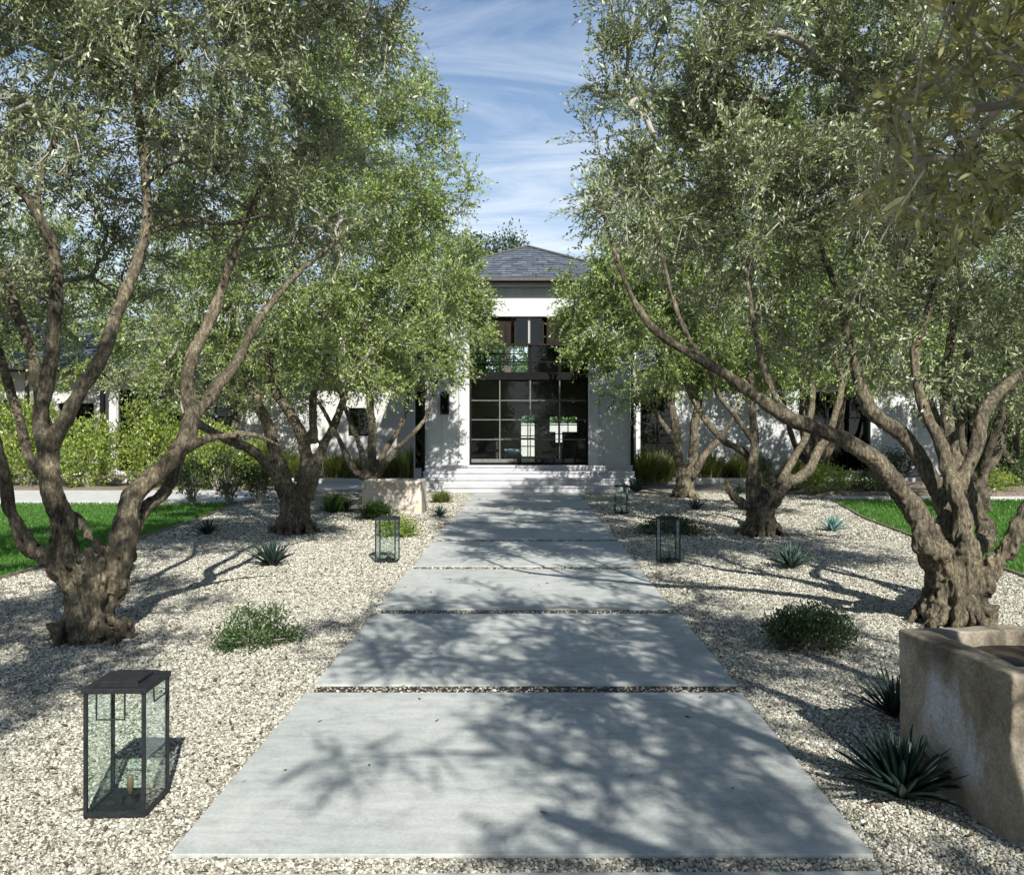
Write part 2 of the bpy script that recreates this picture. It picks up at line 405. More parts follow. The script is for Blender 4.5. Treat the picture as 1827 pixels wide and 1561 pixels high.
# gravel bed outline (curving in near the back like the photo)
gl_left = [(-6.3,-8),(-6.3,3),(-5.75,7),(-5.65,9),(-5.7,12),(-5.9,15),(-6.3,17.6),(-7.2,19.2)]
gl_right = [(5.3,-8),(5.3,3),(5.3,7),(5.4,9),(5.72,12),(6.1,15),(6.9,18.6),(7.6,19.4)]
outline = [(x, y, 0) for x, y in gl_right] + [(7.6,27,0),(-7.2,27,0)] + [(x, y, 0) for x, y in reversed(gl_left)]
tag(MB().quad(*outline).build('gravel_bed', M['gravel']), kind='structure')
def lawn(name, edge, xo, y1):
    pts = [(x, y, .012) for x, y in edge if y <= y1]
    pts += [(xo, y1, .012), (xo, -8, .012)]
    if xo < 0: pts = pts[::-1]
    return tag(MB().quad(*pts).build(name, M['lawn_base']), kind='structure')
el = [(x-.04, y) for x, y in gl_left[:-1]]; er = [(x+.04, y) for x, y in gl_right[:-1]]
lawn('lawn_left', el, -16, 18); lawn('lawn_right', er, 17, 19)
def interp(edge, y): return np.interp(y, [q[1] for q in edge], [q[0] for q in edge])
def grass(name, edge, side, y0, y1, xo, n, label):
    y = rng.uniform(y0, y1, n*2)
    dens = np.clip(11/np.maximum(y, 4), .3, 1)
    y = y[rng.uniform(size=len(y)) < dens][:n]
    m = len(y)
    xe = interp(edge, y)
    x = xe + (xo-xe)*rng.uniform(0, 1, m)
    vis = np.abs(x) < .72*y+1.5
    x, y = x[vis], y[vis]; m = len(x)
    h = rng.uniform(.03, .062, m); a = rng.uniform(0, 2*np.pi, m); wd = rng.uniform(.006, .011, m)
    V = np.zeros((m, 3, 3))
    dx, dy = np.cos(a)*wd, np.sin(a)*wd
    V[:,0] = np.stack([x-dx, y-dy, np.full(m, .01)], 1); V[:,1] = np.stack([x+dx, y+dy, np.full(m, .01)], 1)
    V[:,2] = np.stack([x+rng.normal(0,.02,m), y+rng.normal(0,.02,m), .01+h], 1)
    o = link(name, np_mesh(name, V, 3, M['lawn'], rng.uniform(size=m)))
    return tag(o, label, 'grass', kind='stuff')
grass('lawn_grass', el, -1, 6, 18, -14, 90000, 'short bright lawn grass left of the gravel bed')
grass('lawn_grass', er, 1, 6, 19, 15, 90000, 'short bright lawn grass right of the gravel bed')
def strip(name, edge, w_, z, m, kind='structure'):
    b = MB()
    for (x0, y0), (x1, y1) in zip(edge[:-1], edge[1:]):
        n0 = len(b.v)
        b.v += [(x0,y0,-.02),(x0+w_,y0,-.02),(x0+w_,y0,z),(x0,y0,z),(x1,y1,-.02),(x1+w_,y1,-.02),(x1+w_,y1,z),(x1,y1,z)]
        b.f += [tuple(n0+i for i in q) for q in ((3,2,6,7),(0,4,5,1),(0,3,7,4),(1,5,6,2))]
    return tag(b.build(name, m), kind=kind)
strip('lawn_edging_left', gl_left[:-1], -.02, .035, M['edging'])
strip('lawn_edging_right', gl_right[:-1], .02, .035, M['edging'])
# cross path behind the left lawn and stone borders
tag(MB().box(-20, -6.35, 18.05, 21.4, -.02, .05).build('cross_path', M['stone_white']), kind='structure')
tag(MB().box(-7.2, -3.9, 22.3, 24.6, -.02, .03).build('cross_path_inner', M['stone_white']), kind='structure')
tag(MB().box(6.95, 18, 19.05, 19.35, -.02, .06).build('kerb_right', M['stone_white']), kind='structure')
tag(MB().box(-20, -3.2, 24.7, 24.95, -.02, .16).build('kerb_left', M['stone_white']), kind='structure')
tag(MB().box(3.3, 7.5, 24.7, 24.95, -.02, .16).build('kerb_bed', M['stone_white']), kind='structure')
tag(MB().box(7.3, 14, 24.4, 24.7, -.02, .20).build('kerb_bed_outer', M['stone_white']), kind='structure')
def bed(name, x0, x1, y0, y1, z, m, lump=.08):
    nx, ny = int((x1-x0)/.35)+1, int((y1-y0)/.35)+1
    b = MB()
    for j in range(ny+1):
        for i in range(nx+1):
            x = x0+(x1-x0)*i/nx; y = y0+(y1-y0)*j/ny
            e = 0 if i in (0, nx) or j in (0, ny) else 1
            b.v.append((x, y, z + e*(lump*(.6+mnoise.noise(Vector((x*.9, y*.9, z)))))-(1-e)*.03))
    for j in range(ny):
        for i in range(nx):
            a = j*(nx+1)+i; b.f.append((a, a+1, a+nx+2, a+nx+1))
    return tag(b.build(name, m, smooth=True), kind='structure')
bed('planting_bed_right', 6.9, 19, 19.36, 24.4, .03, M['mulch'], .16)
bed('planting_bed_by_wing', 3.2, 19, 24.96, 27.4, .10, M['mulch'])
bed('planting_bed_left', -20, -3.0, 24.96, 27.4, .10, M['mulch'])
bed('hedge_bed', -20, -6.5, 21.41, 24.69, .0, M['mulch'])

# the stepping slab path
path = empty('garden_path'); tag(path, kind='structure')
slabs = [(.85,2.962),(3.09,5.00),(5.15,7.15),(7.335,9.45),(9.65,11.82),(12.03,14.20),(14.42,16.55),(16.78,18.86),(19.10,21.18)]
def slab_mesh(x0, x1, y0, y1):
    bm = bmesh.new()
    nx, ny = 10, 8
    b = MB().box(x0, x1, y0, y1, -.06, .015)
    me = b.mesh('slab', M['concrete'], bevel=.004)
    return me
for i, (y0, y1) in enumerate(slabs):
    j = random.uniform(-.012, .012)
    link('slab', slab_mesh(-1.335+j, 1.305+j, y0, y1), path, rot=(0, 0, .010 if i == 0 else 0))

for (a0, a1), (b0, b1) in zip(slabs[:-1], slabs[1:]):
    if a1 < 3.5: continue
    tag(MB().quad((-1.33,a1+.002,.004),(1.30,a1+.002,.004),(1.30,b0-.002,.004),(-1.33,b0-.002,.004)).build('slab_joint', M['soil']), kind='structure')
# gravel stones (instances on points)
def in_bed(x, y):
    ok = (x > interp(gl_left, y)+.02) & (x < interp(gl_right, y)-.02) & (y < 26.5)
    onslab = np.zeros(len(x), bool)
    for y0, y1 in slabs: onslab |= (y > y0-.006) & (y < y1+.006) & (np.abs(x+.015) < 1.325)
    ok &= ~onslab
    ok &= ~((np.abs(x) < 1.3) & (y < 21) & (y > 3.6) & (rng.uniform(size=len(x)) < .5))
    ok &= ~((y > 21.2) & (np.abs(x) < 2.9))
    return ok
def stones(name, zones, label):
    X, Y, Z, SC = [], [], [], []
    for y0, y1, dens, r in zones:
        xm = .66*y1+.4
        n = int((y1-y0)*2*xm*dens)
        x = rng.uniform(-xm, xm, n); y = rng.uniform(y0, y1, n)
        k = in_bed(x, y) & (np.abs(x+.02) < .655*y+.3)
        x, y = x[k], y[k]; m = len(x)
        s = r*np.exp(rng.normal(0, .28, m))
        X.append(x); Y.append(y); Z.append(s*rng.uniform(-.1, .9, m)); SC.append(s)
    X, Y, Z, SC = map(np.concatenate, (X, Y, Z, SC))
    n = len(X)
    me = bpy.data.meshes.new(name)
    me.vertices.add(n); me.vertices.foreach_set('co', np.stack([X, Y, Z], 1).astype(np.float32).reshape(-1))
    a = me.attributes.new('scl', 'FLOAT_VECTOR', 'POINT')
    sv = SC[:,None]*rng.uniform([.8,.7,.5], [1.35,1.1,.9], (n,3)); a.data.foreach_set('vector', sv.astype(np.float32).reshape(-1))
    a = me.attributes.new('rot', 'FLOAT_VECTOR', 'POINT')
    a.data.foreach_set('vector', rng.uniform([-.5,-.5,0], [.5,.5,6.28], (n,3)).astype(np.float32).reshape(-1))
    me.materials.append(M['stone'])
    o = link(name, me)
    ng = bpy.data.node_groups.new('scatter_stones', 'GeometryNodeTree')
    ng.interface.new_socket('Geometry', in_out='INPUT', socket_type='NodeSocketGeometry')
    ng.interface.new_socket('Geometry', in_out='OUTPUT', socket_type='NodeSocketGeometry')
    N = ng.nodes; L = ng.links
    gi = N.new('NodeGroupInput'); go = N.new('NodeGroupOutput')
    geos = []
    for q in range(3):
        ico = N.new('GeometryNodeMeshIcoSphere'); ico.inputs['Radius'].default_value = 1; ico.inputs['Subdivisions'].default_value = 2
        sp = N.new('GeometryNodeSetPosition'); nz = N.new('ShaderNodeTexNoise'); nz.inputs['Scale'].default_value = 1.1
        pos = N.new('GeometryNodeInputPosition'); ad = N.new('ShaderNodeVectorMath'); ad.operation = 'ADD'; ad.inputs[1].default_value = (q*7.3, q*3.1, 1)
        L.new(pos.outputs[0], ad.inputs[0]); L.new(ad.outputs[0], nz.inputs['Vector'])
        sb = N.new('ShaderNodeVectorMath'); sb.operation = 'SUBTRACT'; sb.inputs[1].default_value = (.5,.5,.5)
        mu = N.new('ShaderNodeVectorMath'); mu.operation = 'SCALE'; mu.inputs['Scale'].default_value = 2.0
        L.new(nz.outputs['Color'], sb.inputs[0]); L.new(sb.outputs[0], mu.inputs[0])
        L.new(ico.outputs['Mesh'], sp.inputs['Geometry']); L.new(mu.outputs[0], sp.inputs['Offset'])
        geos.append(sp)
    gti = N.new('GeometryNodeGeometryToInstance')
    for g in geos: L.new(g.outputs[0], gti.inputs[0])
    iop = N.new('GeometryNodeInstanceOnPoints'); iop.inputs['Pick Instance'].default_value = True
    L.new(gi.outputs[0], iop.inputs['Points']); L.new(gti.outputs[0], iop.inputs['Instance'])
    an = N.new('GeometryNodeInputNamedAttribute'); an.data_type = 'FLOAT_VECTOR'; an.inputs[0].default_value = 'scl'
    ar = N.new('GeometryNodeInputNamedAttribute'); ar.data_type = 'FLOAT_VECTOR'; ar.inputs[0].default_value = 'rot'
    L.new(an.outputs[0], iop.inputs['Scale']); L.new(ar.outputs[0], iop.inputs['Rotation'])
    ri = N.new('FunctionNodeRandomValue'); ri.data_type = 'INT'
    ri.inputs[4].default_value = 0; ri.inputs[5].default_value = 2
    L.new(ri.outputs[2], iop.inputs['Instance Index'])
    sm = N.new('GeometryNodeSetMaterial'); sm.inputs['Material'].default_value = M['stone']
    L.new(iop.outputs[0], sm.inputs['Geometry']); L.new(sm.outputs[0], go.inputs[0])
    md = o.modifiers.new('stones', 'NODES'); md.node_group = ng
    return tag(o, label, 'gravel', kind='stuff')
stones('gravel_stones', [(2.4,5,11500,.0047),(5,8,7400,.0054),(8,12,3500,.0068),(12,21,1000,.0095)], 'cream and grey gravel stones covering the planting beds')
# stray stones, dead leaves and bits lying on the slabs
b = MB()
for _ in range(90):
    y = random.uniform(3.1, 15)**1.0; x = random.uniform(-1.28, 1.27)
    s = random.uniform(.006, .013); a = random.uniform(0, 6.28)
    if not any(y0+.03 < y < y1-.03 for y0, y1 in slabs): continue
    c_, s_ = math.cos(a)*s*1.8, math.sin(a)*s*1.8
    b.quad((x-c_, y-s_, .017), (x+s_*.4, y-c_*.4, .021+s*.2), (x+c_, y+s_, .019+s*.4), (x-s_*.4, y+c_*.4, .018))
for _ in range(2600):
    y = 2.6+13*random.random()**1.6; x = random.choice((-1,1))*random.uniform(1.35, 5.2)
    if abs(x) > .66*y: continue
    s = random.uniform(.010, .022); a = random.uniform(0, 6.28); z = random.uniform(.012, .018)
    c_, s_ = math.cos(a)*s*1.6, math.sin(a)*s*1.6
    b.quad((x-c_, y-s_, z), (x+s_*.25, y-c_*.25, z+.004), (x+c_, y+s_, z+s*.3), (x-s_*.25, y+c_*.25, z+.002))
tag(b.build('fallen_leaves', M['dirt_leaf']), 'small dead leaves and specks scattered over slabs and gravel', 'leaf litter', kind='stuff')

# ------------------------------------------------------------------ the house
house = empty('house', (0, 23, 0))
tag(house, 'white stucco house with a slate hip roof pavilion, steel windows and low wings', 'house')
def hp(name, x0, x1, y0, y1, z0, z1, m, parent=house, bevel=0):
    return MB().box(x0, x1, y0, y1, z0, z1).build(name, M[m] if isinstance(m, str) else m, parent, bevel=bevel)
FY = 23.0
OX0, OX1 = -1.62, 1.70     # opening in the front
hp('wall', -2.85, -1.90, FY, FY+.35, 0, 5.68, 'stucco')
hp('wall', 1.98, 2.87, FY, FY+.35, 0, 5.68, 'stucco')
hp('lintel', -1.90, 1.98, FY, FY+.35, 4.78, 5.36, 'trim')
hp('wall', -1.90, 1.98, FY+.04, FY+.35, 5.362, 5.68, 'stucco')
hp('window_casing', -1.90, OX0, FY-.06, FY+.35, .64, 4.778, 'trim', bevel=.008)
hp('window_casing', OX1, 1.98, FY-.06, FY+.35, .64, 4.778, 'trim', bevel=.008)
hp('casing_base', -1.93, OX0-.002, FY-.10, FY-.062, .642, .80, 'trim')
hp('casing_base', OX1+.002, 2.01, FY-.10, FY-.062, .642, .80, 'trim')
# sides, back and inside of the pavilion
BY = 29.6
hp('side_wall', -2.85, -2.55, FY+.352, BY, 0, 5.68, 'stucco')
hp('side_wall', 2.57, 2.87, FY+.352, BY, 0, 5.68, 'stucco')
o1, o2, o3 = (-.24,.27,.66,2.16), (.78,1.78,1.16,2.12), (-2.03,.03,3.55,4.72)
def wall_with_holes(name, x0, x1, y0, y1, z0, z1, holes, m, parent):
    xs = sorted({x0, x1, *[h[0] for h in holes], *[h[1] for h in holes]}); zs = sorted({z0, z1, *[h[2] for h in holes], *[h[3] for h in holes]})
    xs = [x for x in xs if x0 <= x <= x1]; zs = [z for z in zs if z0 <= z <= z1]
    bm = bmesh.new(); vs = {}
    nx, nz = len(xs), len(zs)
    def solid(i, k):
        if i < 0 or k < 0 or i >= nx-1 or k >= nz-1: return False
        cx, cz = (xs[i]+xs[i+1])/2, (zs[k]+zs[k+1])/2
        return not any(h[0] < cx < h[1] and h[2] < cz < h[3] for h in holes)
    def vv(i, k, y):
        key = (i, k, y)
        if key not in vs: vs[key] = bm.verts.new((xs[i], y, zs[k]))
        return vs[key]
    for i in range(nx-1):
        for k in range(nz-1):
            if not solid(i, k): continue
            bm.faces.new((vv(i,k,y0), vv(i+1,k,y0), vv(i+1,k+1,y0), vv(i,k+1,y0)))
            bm.faces.new((vv(i,k,y1), vv(i,k+1,y1), vv(i+1,k+1,y1), vv(i+1,k,y1)))
            if not solid(i-1, k): bm.faces.new((vv(i,k,y0), vv(i,k+1,y0), vv(i,k+1,y1), vv(i,k,y1)))
            if not solid(i+1, k): bm.faces.new((vv(i+1,k,y0), vv(i+1,k,y1), vv(i+1,k+1,y1), vv(i+1,k+1,y0)))
            if not solid(i, k-1): bm.faces.new((vv(i,k,y0), vv(i,k,y1), vv(i+1,k,y1), vv(i+1,k,y0)))
            if not solid(i, k+1): bm.faces.new((vv(i,k+1,y0), vv(i+1,k+1,y0), vv(i+1,k+1,y1), vv(i,k+1,y1)))
    bmesh.ops.recalc_face_normals(bm, faces=bm.faces)
    me = bpy.data.meshes.new(name); bm.to_mesh(me); bm.free(); me.materials.append(M[m])
    return link(name, me, parent)
wall_with_holes('rear_wall', -2.55, 2.57, BY-.3, BY, 0, 5.68, [o1, o2, o3], 'interior', house)
hp('inner_lining', -2.549, -2.50, FY+.36, BY-.302, .645, 5.2, 'interior')
hp('inner_lining', 2.52, 2.569, FY+.36, BY-.302, .645, 5.2, 'interior')
hp('interior_floor', -2.549, 2.569, FY+.30, BY-.302, .2, .64, 'interior_floor')
hp('ceiling', -2.549, 2.569, FY+.36, BY-.302, 5.2, 5.3, 'interior')
for (a, b_, c_, d_), nx, nz in ((o1, 2, 4), (o2, 3, 3), (o3, 4, 3)):
    f = MB()
    for i in range(nx+1):
        x = a+(b_-a)*i/nx; f.box(x-.018, x+.018, BY-.20, BY-.16, c_, d_)
    for k in range(nz+1):
        z = c_+(d_-c_)*k/nz; f.box(a, b_, BY-.198, BY-.162, z-.018, z+.018)
    f.build('rear_window', M['dark'], house)
# front steel window wall: columns x rows
win = MB()
cols = [OX0, -.775, .08, .905, OX1]
rows = [.64, .80, 1.347, 1.90, 2.44, 2.99]
WY = FY+.18
wf = MB()
wf.box(OX0, OX0+.05, WY-.05, WY+.05, .642, 4.02); wf.box(OX1-.05, OX1, WY-.05, WY+.05, .642, 4.02)
wf.box(OX0+.05, OX1-.05, WY-.05, WY+.05, .642, .70)
window = wf.build('window', M['dark'], house)
hp('sill_rail', OX0+.05, -.30, WY-.045, WY+.045, .702, .80, 'steel', window)
hp('transom_beam', OX0+.05, OX1-.05, WY-.07, WY+.05, 3.02, 3.23, 'dark', window)
hp('head_rail', OX0-.0, OX1, WY-.09, WY+.05, 3.98, 4.03, 'wood', window)
for i, x in enumerate(cols[1:-1]):
    hp('mullion', x-.015, x+.015, WY-.04, WY+.04, .80 if i else .80, 3.02, 'steel', window)
    hp('mullion', x-.03, x+.03, WY-.04, WY+.04, 3.23, 3.98, 'dark', window)
for i in range(4):
    a, b_ = cols[i]+(.05 if i == 0 else .022), cols[i+1]-(.05 if i == 3 else .022)
    for k in range(2, 5):
        hp('glazing_bar', a, b_, WY-.03, WY+.03, rows[k]-.012, rows[k]+.012, 'steel', window)
    hp('glazing_bar', a+.01, b_-.01, WY-.03, WY+.03, 3.50, 3.54, 'dark', window)
    for k in range(5):
        z0, z1 = rows[k]+.016, rows[k+1]-.016
        if k == 0: continue
        hp('pane', a, b_, WY-.004, WY+.004, z0, z1, 'glass', window)
    hp('pane', a+.01, b_-.01, WY-.004, WY+.004, 3.235, 3.50, 'glass', window)
    hp('pane', a+.01, b_-.01, WY-.004, WY+.004, 3.54, 3.975, 'glass', window)
# dark block inside the room, behind the right of the upper panes
hp('inner_dark_block', .10, 2.51, FY+3.0, FY+3.4, 2.6, 5.19, 'furniture')
# brown board panel over the window with a dark casement
x = OX0
while x < OX1-.01:
    x2 = min(x+.166, OX1)
    if x2 < -.36 or x > .44:
        hp('board', x+.003, x2-.003, WY-.03+random.uniform(-.004,.004), WY+.05, 4.032, 4.776, 'wood')
    x = x2
hp('upper_window_backing', -.37, .46, WY+.02, WY+.06, 4.032, 4.776, 'dark')  # black panel stands in for the darkness behind the panes
uw = MB().box(-.37, -.32, WY-.04, WY+.018, 4.032, 4.776).box(.41, .46, WY-.04, WY+.018, 4.032, 4.776).box(-.32, .41, WY-.04, WY+.018, 4.032, 4.05).build('upper_window', M['wood'], house)
hp('pane', -.32, .02, WY-.012, WY-.004, 4.04, 4.77, 'glass_dark', uw)
hp('pane', .075, .41, WY-.012, WY-.004, 4.04, 4.77, 'glass_dark', uw)
hp('mullion', .022, .040, WY-.05, WY+.0, 4.04, 4.774, 'trim', uw)
hp('mullion', .056, .073, WY-.05, WY+.0, 4.04, 4.774, 'trim', uw)
# steps
st = [(-2.80, 2.88, FY-.42, FY-.001, .50, .64), (-2.80, 2.88, FY-.84, FY-.001, .34, .498),
      (-2.78, 2.86, FY-1.26, FY-.001, .17, .338), (-2.16, 2.40, FY-1.78, FY-.001, -.02, .168)]
for (x0, x1, y0, y1, z0, z1) in st:
    s_ = hp('step', x0, x1, y0+.03, y1, -.02-z0*.05, z1-.05, 'step')
    hp('tread', x0-.01, x1+.01, y0, y1, z1-.048, z1, 'step', s_, bevel=.006)
# frieze, eaves, gutter
EX, EY0, EY1, EZ = 3.32, FY-.40, BY+.62, 5.72
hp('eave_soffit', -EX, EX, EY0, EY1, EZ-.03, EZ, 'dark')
hp('eave_moulding', -3.05, 3.07, FY-.16, FY-.01, 5.60, 5.688, 'trim')
g_ = MB().box(-EX-.06, EX+.06, EY0-.10, EY0-.002, EZ-.03, EZ+.06)
g_.box(-EX-.06, -EX-.002, EY0, EY1, EZ-.03, EZ+.06).box(EX+.002, EX+.06, EY0, EY1, EZ-.03, EZ+.06)
g_.build('gutter', M['gutter'], house)
# hip roof with slate courses
def hip(x0, x1, y0, y1, z, rise, nrow, name='roof', tile_w=.30):
    cx, cy = (x0+x1)/2, (y0+y1)/2
    hw, hd = (x1-x0)/2, (y1-y0)/2
    rid = abs(hw-hd)
    ax0, ax1 = (cx-(hw-hd), cx+(hw-hd)) if hw > hd else (cx, cx)
    ay0, ay1 = (cy, cy) if hw > hd else (cy-(hd-hw), cy+(hd-hw))
    b = MB()
    b.v = [(x0,y0,z),(x1,y0,z),(x1,y1,z),(x0,y1,z),(ax0,ay0,z+rise),(ax1,ay1,z+rise)]
    if hw > hd: b.f = [(0,1,5,4),(1,2,5),(2,3,4,5),(3,0,4),(0,3,2,1)]
    else: b.f = [(0,1,4),(1,2,5,4),(2,3,5),(3,0,4,5),(0,3,2,1)]
    ro = b.build(name, M['slate'], house)
    faces = [((x0,y0),(x1,y0),(ax0,ay0),(ax1,ay0 if hw<=hd else ay1)), ((x0,y1),(x0,y0),(ax0,ay1),(ax0,ay0)), ((x1,y0),(x1,y1),(ax1,ay0),(ax1,ay1))]
    t = MB()
    for (pa, pb, ta, tb) in faces:
        A, B, TA, TB = (Vector((*p, z)) for p in (pa, pb, ta, tb)); TA.z = TB.z = z+rise
        nrm = (B-A).cross(TA-A).normalized()
        if nrm.z < 0: nrm = -nrm
        for r_ in range(nrow):
            f0, f1 = r_/nrow, min(1, (r_+1.12)/nrow)
            L0, R0, L1, R1 = A.lerp(TA, f0), B.lerp(TB, f0), A.lerp(TA, f1), B.lerp(TB, f1)
            ln = (R0-L0).length
            n_ = max(1, int(ln/tile_w))
            off = .5 if r_ % 2 else 0
            for i in range(n_+1):
                u0, u1 = max(0, (i-off)/n_), min(1, (i+1-off)/n_)
                if u1-u0 < .01: continue
                g0 = .006/ln
                up = nrm*(.03+random.uniform(0, .012)); up2 = nrm*.008
                dr = (L0-L1).normalized()*random.uniform(-.012, .018)
                p0, p1 = L0.lerp(R0, u0+g0)+up+dr, L0.lerp(R0, u1-g0)+up+dr
                w0 = max(0, min(1, u0+g0)); q0, q1 = L1.lerp(R1, w0)+up2, L1.lerp(R1, u1-g0)+up2
                b0, b1 = p0-nrm*.02, p1-nrm*.02
                t.quad(p0, p1, q1, q0); t.quad(b0, b1, p1, p0)
    so = t.build('slate', M['slate_tile'], ro); so['kind'] = 'stuff'
    return ro
def slate_tile():
    m, t, n = mat('slate_tile')
    g = n('ShaderNodeNewGeometry')
    c = ramp(n, g.outputs['Random Per Island'], [(0, (.055,.066,.085)), (.5, (.082,.097,.12)), (1, (.12,.137,.165))])
    ns = n('ShaderNodeTexNoise', {'Vector': n('ShaderNodeTexCoord').outputs['Object'], 'Scale': 12, 'Detail': 5})
    c = n('ShaderNodeMixRGB', {'Fac': 1, 'Color1': c, 'Color2': ramp(n, ns.outputs['Fac'], [(.3, (.75,.75,.75)), (.7, (1.2,1.2,1.2))])}, blend_type='MULTIPLY').outputs[0]
    bs = n('ShaderNodeBsdfPrincipled', {'Base Color': c, 'Roughness': .6})
    n('ShaderNodeOutputMaterial', {'Surface': bs.outputs[0]})
    return m
M['slate_tile'] = slate_tile()
hip(-EX, EX, EY0, EY1, EZ+.002, 1.62, 15)
# hip ridges
for sx in (-1, 1):
    MB().tube([(sx*EX, EY0, EZ+.05), (0, EY0+EX, EZ+1.66)], [.05, .05], 6).build('ridge_cap', M['gutter'], house)
MB().tube([(0, EY0+EX, EZ+1.66), (0, EY1-EX, EZ+1.66)], [.05, .05], 6).build('ridge_cap', M['gutter'], house)
# downspouts
for x in (-2.90, 2.915):
    MB().tube([(x, FY-.06, .1), (x, FY-.06, 5.3), (x-.02 if x < 0 else x+.02, FY-.45, 5.66)], [.045]*3, 8).build('downspout', M['dark'], house)
# shallow side bays between pavilion and wings
hp('side_bay', -3.35, -2.852, 24.3, 27.0, 0, 3.9, 'stucco')
hp('side_bay', 2.872, 3.20, 24.3, 27.0, 0, 3.9, 'trim')
hp('side_bay_dark_strip', -3.30, -3.02, 24.26, 24.299, .5, 3.2, 'glass_dark')  # dark strip set on the bay face
# wings
WYF = 27.4
def wing(x0, x1, holes, m):
    wall_with_holes('wing_wall', x0, x1, WYF, WYF+.3, 0, 3.55, [h[:4] for h in holes], m, house)
    hp('wing_rear_wall', x0, x1, WYF+6, WYF+6.3, 0, 3.55, 'interior')
    hp('wing_end_wall', x0 if x0 < 0 else x1-.3, x0+.3 if x0 < 0 else x1, WYF+.302, WYF+5.99, 0, 3.55, m)
    hp('wing_floor', x0, x1, WYF+.302, WYF+5.99, -.02, .1, 'interior_floor')
    for (a, b_, z0, z1, nx, nz) in holes:
        f = MB()
        for i in range(nx+1):
            x = a+(b_-a)*i/nx; w_ = .05 if i in (0, nx) else .02
            f.box(max(a, x-w_), min(b_, x+w_), WYF+.08, WYF+.14, z0, z1)
        for z, w_ in [(z0, .05), (z1, .05)] + [(z0+(z1-z0)*k/nz, .02) for k in range(1, nz)]:
            f.box(a+.002, b_-.002, WYF+.082, WYF+.138, max(z0, z-w_), min(z1, z+w_))
        wn_ = f.build('wing_window', M['dark'], house)
        for i in range(nx):
            for k in range(nz):
                hp('pane', a+(b_-a)*i/nx+.02, a+(b_-a)*(i+1)/nx-.02, WYF+.106, WYF+.112, z0+(z1-z0)*k/nz+.02, z0+(z1-z0)*(k+1)/nz-.02, 'glass_dark', wn_)
    # eave and roof
    e0, e1 = x0-.5 if x0 < 0 else x0, x1 if x0 < 0 else x1+.5
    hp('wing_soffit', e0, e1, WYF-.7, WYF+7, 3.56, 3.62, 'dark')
    hp('wing_gutter', e0, e1, WYF-.80, WYF-.702, 3.56, 3.70, 'gutter')
    rr = MB()
    rr.v = [(e0,WYF-.7,3.622),(e1,WYF-.7,3.622),(e1,WYF+3.15,5.6),(e0,WYF+3.15,5.6),(e1,WYF+7,3.622),(e0,WYF+7,3.622)]
    rr.f = [(0,1,2,3),(3,2,4,5),(0,5,4,1),(0,3,5),(1,4,2)]
    ro = rr.build('wing_roof', M['slate'], house)
    t = MB(); nr = 15; sl = Vector((0, 3.85, 1.978)); nrm = Vector((0, -1.978, 3.85)).normalized()
    for r_ in range(nr):
        A = Vector((e0, WYF-.7, 3.622))+sl*(r_/nr); A2 = Vector((e0, WYF-.7, 3.622))+sl*min(1, (r_+1.1)/nr)
        x = -.15*(r_ % 2)
        while x < e1-e0:
            xa, xb = max(0, x+.004), min(e1-e0, x+.296)
            up = nrm*(.03+random.uniform(0, .012)); d_ = -sl.normalized()*random.uniform(-.01, .02)
            p0, p1 = A+Vector((xa,0,0))+up+d_, A+Vector((xb,0,0))+up+d_
            t.quad(p0, p1, A2+Vector((xb,0,0))+nrm*.008, A2+Vector((xa,0,0))+nrm*.008); t.quad(p0-nrm*.02, p1-nrm*.02, p1, p0)
            x += .3
    so = t.build('slate', M['slate_tile'], ro); so['kind'] = 'stuff'
wing(-24, -3.0, [(-5.95,-5.25,1.42,2.35,2,1), (-13.6,-9.75,.25,2.95,6,3), (-15.6,-14.4,1.2,2.5,2,2), (-19.5,-17,.9,2.6,4,2)], 'stucco_warm')
wing(3.0, 24, [(3.75,4.9,.3,2.95,2,3), (9.2,11.4,.25,2.9,3,3), (14,16.5,.8,2.6,4,2)], 'stucco')
hp('wing_trim', -14.0, -13.62, WYF-.05, WYF-.002, .1, 3.1, 'trim')
hp('wing_trim', -9.73, -9.5, WYF-.05, WYF-.002, .1, 3.1, 'trim')
for x in (-13.75, 10.95, 15.2):
    MB().box(x-.06, x+.06, WYF-.75, WYF-.63, 0, 3.559).build('porch_post', M['dark'], house)

# wall lantern left of the entrance
wl = empty('wall_lantern', (-2.28, 22.85, 2.0))
tag(wl, 'black box wall lantern with a pale bulb left of the entrance', 'lantern')
f = MB().box(-2.40,-2.16,22.62,22.86,2.04,2.08).box(-2.42,-2.14,22.60,22.88,2.56,2.60).box(-2.36,-2.20,22.66,22.82,2.60,2.66)
for sx in (-2.40, -2.18):
    for sy in (22.62, 22.84): f.box(sx, sx+.02, sy, sy+.02, 2.08, 2.56)
f.build('lantern_frame', M['blacksteel'], wl)
MB().box(-2.33,-2.23,22.88,22.998,2.2,2.5).build('wall_plate', M['blacksteel'], wl)
MB().box(-2.30,-2.26,22.72,22.76,2.08,2.20).build('bulb', M['trim'], wl)
for (a, b_, c_, d_) in ((-2.38,-2.18,22.629,22.631),(-2.38,-2.18,22.849,22.851)): MB().box(a, b_, c_, d_, 2.081, 2.559).build('glass', M['glass_dark'], wl)
for x in (-2.39, -2.17): MB().box(x-.001, x+.001, 22.64, 22.84, 2.081, 2.559).build('glass', M['glass_dark'], wl)

